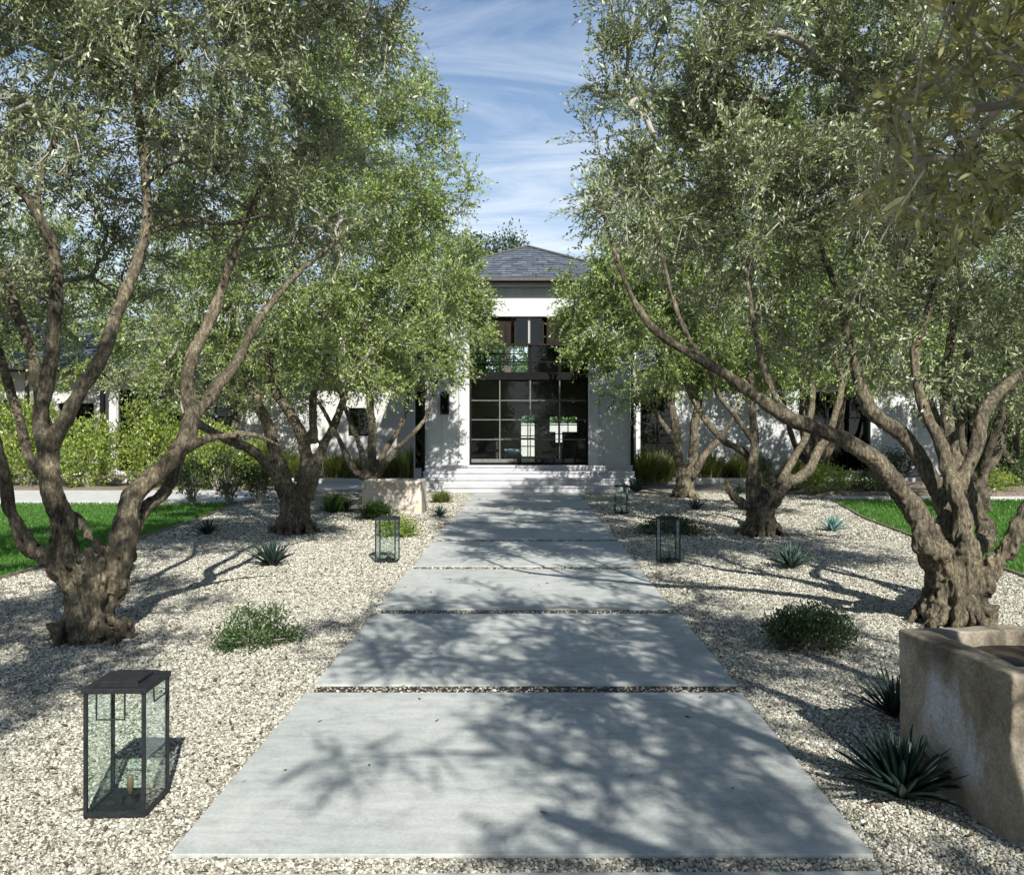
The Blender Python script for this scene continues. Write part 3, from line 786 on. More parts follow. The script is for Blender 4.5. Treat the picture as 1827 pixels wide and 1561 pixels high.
# furniture behind the glass
tb = empty('dining_table', (0, 25.4, .64)); tag(tb, 'dark dining table standing behind the glass doors', 'table')
MB().box(-1.0, .35, 24.9, 25.8, 1.32, 1.37).build('table_top', M['furniture'], tb)
for x in (-.95, .23):
    for y in (24.95, 25.68): MB().box(x, x+.07, y, y+.07, .642, 1.32).build('leg', M['furniture'], tb)
bw = MB()
prof = [(.05, 0), (.12, .01), (.20, .08), (.24, .16), (.22, .16), (.10, .03)]
seg = 20
for r_, z in prof:
    for k in range(seg): bw.v.append((-.42+r_*math.cos(6.2832*k/seg)*1.1, 24.1+r_*math.sin(6.2832*k/seg), .642+.25+z))
for i in range(len(prof)-1):
    for k in range(seg): bw.f.append((i*seg+k, i*seg+(k+1) % seg, (i+1)*seg+(k+1) % seg, (i+1)*seg+k))
bw.f.append(tuple(range(seg))[::-1]); bw.f.append(tuple((len(prof)-1)*seg+k for k in range(seg)))
tag(bw.build('bowl', M['ceramic'], smooth=True), 'pale blue bowl on a low stool behind the glass doors', 'bowl')
stl = empty('low_stool', (-.42, 24.1, .64)); tag(stl, 'low dark stool under the pale blue bowl behind the glass', 'stool')
MB().box(-.68, -.16, 23.85, 24.35, .84, .89).build('seat', M['furniture'], stl)
for x in (-.66, -.23):
    for y in (23.87, 24.28): MB().box(x, x+.05, y, y+.05, .642, .84).build('leg', M['furniture'], stl)
def chair(x, y, lab):
    c = empty('dining_chair', (x, y, .64), local=True); tag(c, lab, 'chair', 'dark chairs behind the glass doors')
    MB().box(-.22,.22,-.22,.22,.42,.48).build('seat', M['furniture'], c, loc=(0,0,0), bevel=.01)
    MB().box(-.22,.22,-.24,-.20,.48,.92).build('backrest', M['furniture'], c, loc=(0,0,0), bevel=.01)
    for sx in (-.20, .16):
        for sy in (-.20, .16): MB().box(sx, sx+.04, sy, sy+.04, .002, .42).build('leg', M['furniture'], c, loc=(0,0,0))
chair(.62, 24.8, 'dark dining chair behind the glass, nearer the centre of the doors')
chair(1.25, 24.7, 'dark dining chair behind the glass, below the bright rear window')

# ------------------------------------------------------------------ leaves, trees
def unit(a): return a/np.maximum(np.linalg.norm(a, axis=1, keepdims=True), 1e-9)
def leaf_quads(O, D, L, W, fold=.0, up=(0,0,1), jit=.7, lance=False):
    """kite shaped leaves: O base, D direction, L length, W width"""
    n = len(O)
    upv = np.array(up)[None,:] + rng.normal(0, jit, (n,3))
    Wd = unit(np.cross(D, upv))
    Nn = unit(np.cross(Wd, D))
    flip = Nn[:,2] < 0; Nn[flip] *= -1; Wd[flip] *= -1
    V = np.zeros((n,4,3))
    L = L[:,None]; W = W[:,None]
    V[:,0] = O; V[:,1] = O + D*L*.5 + Wd*W*.5 + Nn*W*fold; V[:,2] = O + D*L - Nn*L*.06; V[:,3] = O + D*L*.5 - Wd*W*.5 + Nn*W*fold
    if not lance: return V
    H = np.zeros((n,6,3))
    H[:,0] = O; H[:,3] = V[:,2]
    for k_, t_, w_ in ((1,.3,.5),(2,.68,.40)):
        H[:,k_] = O+D*L*t_+Wd*W*w_+Nn*W*fold; H[:,6-k_] = O+D*L*t_-Wd*W*w_+Nn*W*fold
    return H

def catmull(pts, n):
    pts = [np.array(p, float) for p in pts]
    P_ = [2*pts[0]-pts[1]] + pts + [2*pts[-1]-pts[-2]]
    out = []
    for i in range(1, len(P_)-2):
        for k in range(n):
            t = k/n
            a, b_, c_, d_ = P_[i-1], P_[i], P_[i+1], P_[i+2]
            out.append(.5*((2*b_)+(-a+c_)*t+(2*a-5*b_+4*c_-d_)*t*t+(-a+3*b_-3*c_+d_)*t**3))
    out.append(P_[-2])
    return out

def noise_disp(me, amps, seed):
    n = len(me.vertices)
    co = np.empty(n*3, np.float32); me.vertices.foreach_get('co', co); co = co.reshape(-1,3)
    nr = np.empty(n*3, np.float32); me.vertices.foreach_get('normal', nr); nr = nr.reshape(-1,3)
    d = np.zeros(n)
    for i in range(n):
        x, y, z = co[i]
        s = 0
        for (fx, fz, am, zfade) in amps:
            a = am*(max(0., 1-z/zfade)**.7 if zfade else 1)
            if a < 1e-4: continue
            s += a*mnoise.noise(Vector((x*fx+seed, y*fx, z*fz)))
        d[i] = s
    co += nr*d[:,None]
    me.vertices.foreach_set('co', co.astype(np.float32).reshape(-1)); me.update()

def olive(label, base_px, limbs, lobes, nodes, spn, lps, leaf, voxel, seed, leafm='olive', group='olive trees lining the path', roots=True, flare=1.0, name='olive_tree', keep=None, extra_twigs=True, barkm='bark', sprig_len=(.22,.42), world=False, lob_world=None, lsc=.86):
    global rng
    rng = np.random.default_rng(seed); random.seed(seed)
    cv = (lambda q: (Vector(q[:3]), q[3])) if world else (lambda q: (P(q[0], q[1], q[2]), q[3]/F_PX*q[2]))
    L = []
    for lb in limbs:
        pr = [cv(q) for q in lb]
        L.append([[*p, r] for p, r in pr])
    base = Vector(L[0][0][:3]); base.z = 0
    root = empty(name, base)
    tag(root, label, 'tree', group)
    root_sk = []
    tb_ = MB()
    for lb in L:
        pts = catmull(lb, 6)
        for i_ in range(1, len(pts)):
            q = pts[i_]; k_ = min(1, i_/6)*q[3]*.35
            q[:3] += np.array(mnoise.noise_vector(Vector(q[:3])*2.3+Vector((seed,0,0))))*k_
        tb_.tube([p[:3] for p in pts], [max(p[3]*(.84 if lb is L[0] else lsc), voxel*1.2) for p in pts], 10, jit=.12)
        root_sk += [(Vector(p[:3]), p[3]) for p in pts]
    if roots:
        r0 = L[0][0][3]*.87
        nroot = 9
        sc_ = r0/.20
        for k in range(nroot+2):
            a = 6.283*k/(nroot+2)+random.uniform(-.2,.2)
            ca, sa = math.cos(a), math.sin(a)
            rr = r0*random.uniform(1.15,1.75)*flare
            tw_ = random.uniform(-.35,.35)
            def q_(rad_, z_, da): return base+Vector((math.cos(a+da)*rad_, math.sin(a+da)*rad_, z_))
            tb_.tube(catmull([q_(r0*.62, random.uniform(.50,.68)*sc_, tw_), q_(r0*.66, .36*sc_, tw_*.6), q_(r0*.80, .18*sc_, tw_*.2), q_(rr*.86, .05*sc_, 0), q_(rr*1.15, -.05, -tw_*.3)], 3), list(np.interp(np.linspace(0,1,13), [0,.5,1], [r0*.20, r0*.26, r0*.12])), 8)
        # burls
        for k in range(12):
            a = random.uniform(0, 6.283); z = random.uniform(.35, .85)*r0/.22
            c0 = base+Vector((math.cos(a)*r0*.78, math.sin(a)*r0*.78, z))
            tb_.tube([c0-Vector((0,0,.05)), c0, c0+Vector((0,0,.06))], [.03, r0*random.uniform(.14,.30), .03], 8)
    me = tb_.mesh('trunk_raw', None)
    tmp = bpy.data.objects.new('tmp', me); C.objects.link(tmp)
    md = tmp.modifiers.new('r', 'REMESH'); md.mode = 'VOXEL'; md.voxel_size = voxel
    md2 = tmp.modifiers.new('s', 'SMOOTH'); md2.factor = .5; md2.iterations = 2
    dg = bpy.context.evaluated_depsgraph_get()
    tm = bpy.data.meshes.new_from_object(tmp.evaluated_get(dg))
    bpy.data.objects.remove(tmp)
    r0 = L[0][0][3]*.85
    noise_disp(tm, [(15, 2.2, r0*.42, .95), (40, 9, r0*.20, 1.2), (7, 5, .012, 0), (30, 6, .010, 0)], seed)
    tm.name = 'trunk'; tm.materials.clear(); tm.materials.append(M[barkm])
    tm.polygons.foreach_set('use_smooth', [True]*len(tm.polygons))
    link('trunk', tm, root)
    # crown nodes
    lb = lob_world if lob_world else [((*P(a, b_, d_),), r_) for a, b_, d_, r_ in lobes]
    lc = np.array([q[0] for q in lb]); lr = np.array([q[1] for q in lb])
    wts = lr**2.6; wts /= wts.sum()
    cand = []
    tot = 0
    while tot < nodes:
        k = rng.choice(len(lb), nodes, p=wts)
        dv = unit(rng.normal(size=(nodes,3)))
        rad = rng.uniform(.12, 1, nodes)**.42
        pts = lc[k]+dv*(rad*lr[k])[:,None]*np.array([1,1,.92])
        ok = pts[:,2] > .9
        nz = np.array([mnoise.noise(Vector(p)*1.5+Vector((seed*3.1,0,0))) for p in pts])
        ok &= nz > -.15
        if keep is not None: ok &= keep(pts)
        cand.append(pts[ok]); tot += ok.sum()
        if len(cand) > 60: break
    pts = np.concatenate(cand)[:nodes]
    sk = np.array([[*p] for p, r in root_sk if p.z > .9 or world]); skr = np.array([r for p, r in root_sk if p.z > .9 or world])
    d0 = np.min(np.linalg.norm(pts[:,None]-sk[None], axis=2), axis=1)
    pts = pts[np.argsort(d0)]
    n = len(pts); ns = len(sk)
    allp = np.concatenate([sk, pts]); par = np.full(n, -1)
    for i in range(n):
        dd = np.linalg.norm(allp[:ns+i]-pts[i], axis=1)
        # prefer parents lower/inward
        dd = dd + .35*np.maximum(0, allp[:ns+i,2]-pts[i,2])
        par[i] = np.argmin(dd)
    cnt = np.ones(n)
    for i in range(n-1, -1, -1):
        if par[i] >= ns: cnt[par[i]-ns] += cnt[i]
    tw = MB()
    dirs = np.zeros((n,3))
    for i in range(n):
        a = allp[par[i]]; b_ = pts[i]
        ln = np.linalg.norm(b_-a)
        dirs[i] = (b_-a)/max(ln, 1e-6)
        cap_ = .011 if leafm == 'olive_near' else .03; r1 = min(.0042*cnt[i]**.5, cap_); r0_ = min(.0042*(cnt[i]+1)**.5*1.15, cap_*1.13)
        j = rng.normal(0, .07*ln, (2,3))
        pp = [a, a+(b_-a)*.35+j[0]+[0,0,.05*ln], a+(b_-a)*.7+j[1]+[0,0,.05*ln], b_]
        tw.tube(pp, [r0_, (r0_*2+r1)/3, (r0_+r1*2)/3, r1], 4 if r0_ < .012 else 6, cap=False)
    # sprigs
    ns_ = n*spn
    idx = np.repeat(np.arange(n), spn)
    O = pts[idx] + rng.normal(0, .03, (ns_,3)) - dirs[idx]*(rng.uniform(0, .35, ns_)[:,None])
    ctr = lc[np.argmin(np.linalg.norm(pts[:,None]-lc[None], axis=2)/lr[None], axis=1)]
    outw = unit(pts-ctr)[idx]
    D = unit(dirs[idx]*.45 + outw*.45 + rng.normal(0, .62, (ns_,3)) + np.array([0,0,.18]))
    Ls = rng.uniform(*sprig_len, ns_)
    sag = rng.uniform(.0, .35, ns_)
    if extra_twigs:
        V = []
        up0 = unit(np.cross(D, np.array([[.3,.2,1.]])))
        rr = .0030
        e = O + D*Ls[:,None] - np.array([0,0,1])*(sag*Ls)[:,None]
        m_ = O + D*(Ls*.5)[:,None] - np.array([0,0,1])*(sag*Ls*.25)[:,None]
        q = np.stack([O-up0*rr, O+up0*rr, m_+up0*rr*.8, m_-up0*rr*.8], 1)
        q2 = np.stack([m_-up0*rr*.8, m_+up0*rr*.8, e+up0*.0005, e-up0*.0005], 1)
        sm_ = np_mesh('sprig_stems', np.concatenate([q, q2]), 4, M['twig'])
        so = link('twigs', sm_, root); so['kind'] = 'stuff'
    bo = tw.build('branches', M['twig'], root, smooth=True); bo['kind'] = 'stuff'
    nl = ns_*lps
    si = np.repeat(np.arange(ns_), lps)
    k = np.tile(np.arange(lps), ns_)
    t = (.12+.88*(k//2*2+1)/lps)
    t = np.clip(t+rng.normal(0, .02, nl), 0, 1)
    Dm = D[si]
    base_ = O[si]+Dm*(Ls[si]*t)[:,None]-np.array([0,0,1])*((sag[si]*Ls[si])*t*t)[:,None]
    U = unit(np.cross(Dm, np.array([[.31,.17,.93]]))); Vv = np.cross(Dm, U)
    phi = (k % 2)*np.pi+(k//2)*np.pi/2+rng.normal(0, .35, nl)
    ang = rng.uniform(.55, 1.05, nl)*(1-.35*t)
    LD = unit(Dm*np.cos(ang)[:,None]+(U*np.cos(phi)[:,None]+Vv*np.sin(phi)[:,None])*np.sin(ang)[:,None]+np.array([0,0,-.06]))
    ll = leaf[0]*rng.uniform(.7, 1.2, nl)*(1-.25*t); lw = leaf[1]*rng.uniform(.8, 1.2, nl)
    fade = rng.uniform(size=ns_) < .08
    ll = np.where(fade[si], ll*.35, ll)
    V = leaf_quads(base_, LD, ll, lw, .12, jit=.8, lance=leafm == 'olive_near')
    rnd = np.clip(rng.uniform(0, 1, nl)*.7+rng.uniform(0, .3, n)[idx][si], 0, 1)
    ok = np.ones(nl, bool)
    if keep is not None: ok = keep(V[:,2])
    lm = np_mesh('crown', V[ok], V.shape[1], M[leafm], rnd[ok])
    co = link('crown', lm, root); co['kind'] = 'stuff'
    return root

# --- L1: nearest left
d = 6.35
L1 = [
 [(160,1138,6.33,50),(160,1085,6.35,42),(165,1045,6.35,50),(168,1020,6.35,46)],
 [(152,1092,6.35,20),(140,1050,6.35,42),(112,1000,6.3,35),(105,930,6.25,32),(92,850,6.2,28),(86,800,6.2,27),(84,770,6.2,25)],
 [(88,800,6.2,24),(72,745,6.2,20),(92,650,6.2,19),(104,545,6.15,18),(98,450,6.1,16),(62,372,6.0,14),(5,312,5.9,12),(-60,250,5.8,10)],
 [(64,375,6.0,9),(78,295,6.1,8),(112,222,6.2,7),(150,110,6.3,5)],
 [(88,800,6.2,24),(130,725,6.25,21),(188,625,6.3,19),(216,540,6.4,16),(245,462,6.5,15),(262,400,6.55,14),(256,290,6.6,13),(244,180,6.6,11),(236,60,6.6,10),(225,-80,6.5,8),(230,-200,6.5,6)],
 [(258,330,6.57,8),(300,295,6.4,7),(330,285,6.3,5)],
 [(245,420,6.5,9),(330,395,6.8,7),(400,400,7.0,5),(480,380,7.2,4)],
 [(245,170,6.6,8),(340,90,6.7,7),(420,20,6.8,5),(520,-40,6.9,4)],
 [(150,1060,6.3,16),(128,1035,6.3,28),(85,1005,6.2,22),(45,965,6.1,19),(15,905,6.05,17),(8,850,6.0,16),(-15,770,5.95,14),(-60,640,5.9,11),(-80,480,5.9,8)],
 [(190,1098,6.38,18),(208,1050,6.4,36),(216,1000,6.4,34),(232,930,6.5,32),(255,870,6.6,28),(305,815,6.7,24),(340,760,6.8,23),(338,690,6.9,20),(352,620,7.0,17),(385,550,7.1,15),(408,480,7.2,12),(440,390,7.3,9),(500,280,7.4,6)],
 [(228,1000,6.55,20),(245,930,6.7,22),(290,880,6.85,17),(325,810,7.0,15)],
 [(345,745,6.85,17),(390,690,7.1,16),(425,640,7.3,14),(460,570,7.5,12),(520,500,7.7,9),(600,430,7.9,6)],
 [(310,815,6.7,11),(355,790,6.8,11),(400,778,6.95,10),(450,775,7.1,8),(500,795,7.3,5)],
 [(214,1030,6.45,15),(182,985,6.65,12),(146,938,6.85,12),(60,830,7.2,13),(20,700,7.5,12),(-20,560,7.7,9)],
 [(80,770,6.2,18),(70,690,6.6,16),(45,590,6.9,14),(10,500,7.0,12),(-30,420,7.1,8)],
]
L1c = [(80,60,6.6,1.0),(300,30,6.4,1.05),(540,0,6.9,.85),(640,10,6.9,.50),(130,-150,6.3,1.3),(450,-160,6.6,1.2),(-170,100,6.8,1.3),(430,230,7.6,.85),(250,260,7.8,.8),(-170,450,6.8,1.0),(600,170,7.5,.60),(450,420,7.9,.7),(80,330,7.9,.9),(560,330,8.0,.7),(700,60,6.7,.17),(30,250,5.6,.5),(50,440,8.3,.9),(210,480,8.6,.6),(120,560,8.6,.45)]
olive('large gnarled olive in front on the left, three trunks forking behind the big lantern', None, L1, L1c, 820, 13, 14, (.064,.0175), .014, 11, lsc=.64)

R1 = [
 [(1700,1112,6.85,54),(1703,1060,6.85,46),(1705,1010,6.85,52),(1705,985,6.85,42)],
 [(1688,1068,6.83,22),(1668,1015,6.8,40),(1650,965,6.75,34),(1632,910,6.7,29),(1585,848,6.6,26),(1520,792,6.5,23),(1420,752,6.4,20),(1330,694,6.35,16),(1250,642,6.3,14),(1168,588,6.3,11),(1120,510,6.3,8),(1090,425,6.4,6),(1065,350,6.5,4)],
 [(1690,1000,6.9,33),(1690,930,7.0,26),(1668,855,7.1,23),(1610,775,7.2,22),(1550,725,7.2,19),(1528,665,7.2,14),(1512,590,7.2,12),(1500,530,7.2,11),(1470,460,7.2,8),(1440,370,7.2,6),(1400,260,7.2,5)],
 [(1715,1000,6.8,30),(1712,920,6.8,24),(1700,872,6.8,20),(1680,800,6.9,17),(1650,730,7.0,14),(1632,640,7.1,12),(1655,560,7.1,10),(1668,470,7.2,8),(1640,330,7.2,6),(1620,200,7.1,5)],
 [(1708,870,6.8,18),(1742,800,6.9,18),(1755,740,6.9,17),(1790,690,7.0,15),(1840,640,7.2,11),(1900,520,7.3,8),(1930,400,7.3,6)],
 [(1722,1075,6.83,18),(1745,1030,6.8,32),(1775,1000,6.75,25),(1810,955,6.7,23),(1850,880,6.7,21),(1900,760,6.6,16),(1960,600,6.5,12),(2000,420,6.5,8)],
 [(1720,990,7.0,24),(1760,950,7.4,20),(1720,860,7.6,18),(1690,760,7.8,16),(1690,640,8.0,12),(1720,500,8.1,8)],
 [(1420,752,6.4,10),(1380,700,6.5,9),(1350,600,6.7,7),(1330,480,6.9,5),(1300,350,7.0,4)],
 [(1250,642,6.3,8),(1210,560,6.5,6),(1180,450,6.6,5),(1150,300,6.8,3)],
 [(1690,985,6.6,30),(1640,975,6.5,22),(1640,930,6.6,20)],
]
R1c = [(1240,40,7.1,.90),(1205,210,7.0,.85),(1195,370,7.0,.78),(1400,150,7.0,1.15),(1400,360,7.0,1.05),(1600,250,7.1,1.2),(1600,-20,7.0,1.3),(1330,-160,7.0,1.2),(1800,420,7.4,1.1),(1260,480,7.6,.62),(1480,520,7.5,.85),(1780,100,7.4,1.3),(1640,560,7.4,.75),(2000,300,7.2,1.3),(1030,370,6.8,.10),(1040,230,6.8,.16),(1120,90,6.9,.25),(1090,440,6.5,.34),(1850,600,7.5,.7)]
olive('large gnarled olive in front on the right, trunk rising behind the big stone trough', None, R1, R1c, 980, 13, 14, (.064,.0175), .014, 23, barkm='bark', lsc=.67)

L2 = [
 [(525,948,12.85,30),(527,915,12.85,26),(530,895,12.85,26)],
 [(515,900,12.9,15),(497,860,12.8,13),(478,825,12.7,12),(445,800,12.6,11),(395,780,12.5,9),(330,740,12.4,7)],
 [(520,890,12.8,15),(498,820,12.8,13),(468,735,12.9,12),(445,680,13.0,10),(420,600,13.2,8),(400,500,13.3,6)],
 [(540,885,12.9,15),(548,810,13.0,13),(522,745,13.0,11),(490,690,13.1,9),(475,610,13.2,7)],
 [(548,890,12.9,14),(572,810,13.1,10),(603,740,13.3,8),(620,680,13.4,7),(650,590,13.4,5),(690,480,13.3,4)],
 [(560,790,13.1,9),(560,700,12.8,8),(590,600,12.7,7),(600,450,12.8,5)],
]
L2c = [(690,310,13.0,1.42),(560,430,12.5,1.5),(742,560,12.9,1.02),(620,610,12.4,.95),(450,540,13.0,1.25),(620,150,13.5,1.2),(500,250,13.2,1.4),(400,380,13.2,1.2),(720,210,13.2,.8),(830,350,13.0,.35),(330,560,12.9,1.0),(560,60,13.5,1.0),(690,650,12.6,.45),(450,660,12.6,.5),(430,700,12.8,.40),(330,650,12.8,.62),(570,690,12.6,.42),(240,560,13.2,.9)]
olive('second olive on the left, dark forked trunk behind the spiky agave', None, L2, L2c, 980, 11, 12, (.080,.026), .024, 31, leafm='olive_green', sprig_len=(.25,.48))

R2 = [
 [(1357,955,12.6,30),(1357,915,12.6,25),(1357,895,12.6,24)],
 [(1345,900,12.6,14),(1342,850,12.6,10),(1346,790,12.6,9),(1343,730,12.6,8),(1338,660,12.7,6),(1330,560,12.8,5)],
 [(1352,890,12.7,14),(1352,845,12.8,9),(1330,810,12.8,8),(1295,790,12.8,7),(1262,752,12.9,7),(1230,700,13.0,6),(1200,610,13.0,5),(1160,500,13.0,4)],
 [(1372,905,12.6,15),(1398,865,12.6,12),(1440,842,12.7,11),(1462,800,12.8,10),(1482,770,12.9,8),(1500,690,13.0,7),(1480,600,13.0,5)],
 [(1335,905,12.5,11),(1312,888,12.4,9),(1300,872,12.4,8),(1298,855,12.4,7)],
 [(1378,880,12.7,9),(1415,820,12.8,8),(1440,770,12.9,7),(1450,690,13.0,6),(1440,600,13.0,4)],
 [(1346,790,12.6,7),(1310,740,12.6,6),(1275,690,12.6,5),(1250,600,12.6,4)],
]
R2c = [(1138,545,13.0,1.02),(1200,450,13.0,1.3),(1310,540,13.0,1.3),(1150,640,12.7,.6),(1420,520,13.0,1.3),(1290,640,12.5,.55),(1280,300,13.3,1.4),(1430,300,13.3,1.4),(1560,560,13.2,1.1),(1440,640,12.8,.6),(1048,560,13.0,.48),(1048,480,13.0,.38),(1062,435,13.0,.36)]
olive('second olive on the right, short pale trunk standing in bright gravel', None, R2, R2c, 920, 11, 12, (.080,.027), .022, 43, leafm='olive_green', sprig_len=(.25,.48))

L3 = [
 [(660,893,19.0,17),(662,862,19.0,15),(662,845,19.0,14)],
 [(662,850,19.0,10),(664,790,19.0,9),(662,730,19.0,8),(650,660,19.1,6),(640,580,19.2,4)],
 [(655,855,19.0,9),(632,838,19.0,7),(615,805,18.9,6),(598,770,18.9,5),(570,720,18.9,4)],
 [(668,855,19.0,8),(700,810,18.9,6),(735,775,18.8,5),(762,740,18.8,4),(780,680,18.8,3)],
 [(668,845,19.0,7),(690,800,19.2,6),(718,755,19.4,5),(730,700,19.4,4)],
 [(655,845,19.0,7),(640,790,19.4,6),(620,740,19.6,5),(600,680,19.6,4)],
]
L3c = [(808,575,19.0,1.02),(836,545,18.9,.45),(842,610,18.9,.45),(768,490,19.3,1.3),(750,640,19.0,.90),(660,620,19.5,1.3),(590,590,19.5,1.2),(700,560,19.0,1.4),(800,665,18.6,.42),(700,380,19.5,1.4),(560,680,19.4,.7),(795,700,18.5,.22)]
olive('third olive on the left, many thin trunks behind the pale trough', None, L3, L3c, 700, 10, 12, (.10,.038), .03, 53, leafm='olive_green', sprig_len=(.28,.5))

R3 = [
 [(1222,885,19.6,18),(1222,862,19.6,16),(1222,845,19.6,16)],
 [(1215,855,19.6,11),(1208,800,19.6,10),(1203,750,19.6,9),(1190,700,19.6,7),(1170,620,19.6,5)],
 [(1232,855,19.6,11),(1238,800,19.7,10),(1242,745,19.8,9),(1250,690,19.9,7),(1260,600,20,5)],
 [(1235,850,19.5,9),(1262,805,19.4,7),(1282,785,19.4,6),(1310,740,19.3,4),(1330,680,19.3,3)],
 [(1206,790,19.6,7),(1180,750,19.7,5),(1150,700,19.8,4)],
]
R3c = [(1062,585,19.6,.98),(1038,545,19.4,.5),(1035,610,19.4,.45),(1118,660,19.4,.78),(1080,520,19.6,.7),(1180,640,19.6,1.0),(1260,610,19.8,1.3),(1200,540,19.8,1.3),(1340,620,19.8,1.2),(1118,700,19.3,.45),(1150,500,20,1.1)]
olive('third olive on the right, dark twin trunk near the entrance steps', None, R3, R3c, 660, 10, 12, (.10,.038), .03, 61, leafm='olive_green', sprig_len=(.28,.5))

# outer olives, further from the path
def simple_olive(label, x, y, h, rad, seed, nodes, leaf, leafm, spn=9, lps=12, voxel=.035, group='olive trees lining the path', keep=None, zlo=2.0, lobs=None, name='olive_tree'):
    rs = random.Random(seed)
    b0 = (x, y, -.05)
    limbs = [[(x, y, -.05, .25), (x+.02, y, .4, .22), (x, y+.02, .8, .2)]]
    for k in range(5):
        a = 6.283*k/5+rs.uniform(-.4,.4); rr = rad*.62
        limbs.append([(x+math.cos(a)*.08, y+math.sin(a)*.08, .6, .13), (x+math.cos(a)*rr*.3, y+math.sin(a)*rr*.3, 1.4+rs.uniform(-.2,.3), .10), (x+math.cos(a+.3)*rr*.6, y+math.sin(a+.3)*rr*.6, h*.45, .07), (x+math.cos(a+.2)*rr, y+math.sin(a+.2)*rr, h*.68, .04)])
    if lobs is None:
        lobs = []
        for k in range(9):
            a = 6.283*k/9+rs.uniform(-.3,.3); q = rs.uniform(.35,.62)*rad
            lobs.append(((x+math.cos(a)*q, y+math.sin(a)*q, rs.uniform(zlo+rad*.3, h-rad*.45)), rad*rs.uniform(.42,.55)))
        lobs.append(((x, y, h-rad*.5), rad*.55))
    return olive(label, None, limbs, None, nodes, spn, lps, leaf, voxel, seed, leafm, group, True, 1, name, keep, False, 'bark_far', (.28,.5), True, lobs)
GO = 'olive trees standing further from the path'
simple_olive('tall olive beyond the left lawn, crown behind the forked front limbs', -9.3, 24.4, 8.6, 3.5, 71, 560, (.10,.038), 'olive', group=GO)
simple_olive('olive at the far left by the hedge, mostly hidden by the front limbs', -15.6, 24.6, 9.0, 3.8, 73, 480, (.12,.045), 'olive_green', group=GO)
simple_olive('tall olive beyond the right lawn behind the gnarled front tree', 8.9, 16.4, 7.6, 3.3, 77, 560, (.10,.038), 'olive', group=GO)
simple_olive('olive added in the mulch bed, its crown shading the right wing', 8.0, 22.9, 7.4, 3.1, 81, 420, (.11,.04), 'olive_green', group=GO)  # extra tree, put here to throw shade on the wing wall
simple_olive('olive at the far right beside the planting bed, pale crown', 13.0, 22.0, 7.2, 3.2, 79, 450, (.12,.045), 'olive_green', group=GO)

# near olive on the right, beside the camera: its crown hangs into the upper right corner
def keep_near(p):
    x, y, z = p[:,0], p[:,1], p[:,2]
    yy = np.maximum(y, .05)
    px = x/yy*F_PX+VPX; py = VPY-(z-EYE)/yy*F_PX
    edge = 1585 + 60*np.sin(py/37.0) + 45*np.sin(py/91.0+1)
    low = 440 + 55*np.sin(px/43.0)
    infr = (y > .02) & (px < 1860) & (py > -60)
    ok = (px > edge) & (py < low) & (y > 1.55)
    return (~infr | ok) & (x*x+y*y+(z-1.6)**2 > 1.1)
nlim = [[(3.5,.2,-.05,.30),(3.5,.2,.5,.26),(3.45,.25,.9,.24)],
        [(3.45,.25,.8,.15),(3.2,.7,1.5,.12),(2.8,1.4,2.1,.09),(2.4,2.1,2.5,.06),(2.0,2.5,2.75,.035)],
        [(3.45,.25,.8,.15),(3.0,-.3,1.7,.12),(2.3,-.9,2.8,.09),(1.5,-1.2,3.8,.06)],
        [(3.45,.25,.8,.14),(3.6,.9,1.8,.11),(3.4,1.6,3.0,.08),(3.0,2.0,4.0,.05)],
        [(3.45,.25,.8,.14),(4.1,.2,1.8,.11),(4.6,-.2,3.0,.08)],
        [(3.45,.25,.8,.14),(3.1,.1,2.0,.10),(2.6,.1,3.2,.08),(2.0,.2,4.2,.05)]]
nlob = [((1.32,2.5,2.55),.45),((1.5,2.85,2.25),.42),((1.62,2.95,2.8),.6),((1.15,2.0,2.5),.38),((.98,1.85,2.35),.26),((.98,1.82,2.32),.24),((2.6,2.4,3.3),.8),((2.4,.4,4.0),1.0),((2.1,-.3,4.2),.85),((2.2,-1.4,4.1),1.0),((3.4,.2,4.3),1.1),((4.5,-.3,3.7),1.1),((3.4,1.8,4.2),1.0),((1.3,1.3,4.3),.8),((.6,.9,4.4),.8),((1.0,2.2,4.6),.75),((1.9,1.5,4.1),.9),((2.7,3.3,4.4),.9),((2.9,-2.3,3.9),.9),((.75,-1.3,4.5),.42)]
olive('olive close beside the path at the right edge, brownish leaves hanging in the corner', None, nlim, None, 700, 9, 16, (.064,.0125), .03, 83, 'olive_near', 'olive trees lining the path', keep=keep_near, world=True, lob_world=nlob, sprig_len=(.22,.36))

# olive behind the viewer on the left: its shade reaches the path
def keep_left(p):
    x, y, z = p[:,0], p[:,1], p[:,2]
    yy = np.maximum(y, .02)
    px = x/yy*F_PX+VPX; py = VPY-(z-EYE)/yy*F_PX
    return ~((y > .02) & (px > -60) & (py > -40))
ll = [[(-3.6,-.4,-.05,.28),(-3.6,-.4,.5,.25),(-3.6,-.4,.9,.22)]] + [[(-3.6,-.4,.8,.14),(-3.6+math.cos(a)*.7,-.4+math.sin(a)*.7,1.9,.1),(-3.6+math.cos(a)*1.4,-.4+math.sin(a)*1.4,3.2,.05)] for a in (.3,1.6,2.8,4.1,5.3)]
llob = [((-3.4,-.8,4.1),1.2),((-2.3,-1.5,4.0),1.0),((-4.5,.2,3.8),1.0),((-1.8,-.7,4.0),.8),((-2.2,.6,4.1),.9),((-3.2,1.6,4.3),1.0),((-2.3,2.4,4.7),.8),((-4.2,2.2,4.2),.9),((-1.3,.5,4.3),.6),((-1.5,-1.5,4.2),.6),((-1.5,1.9,4.8),.55)]
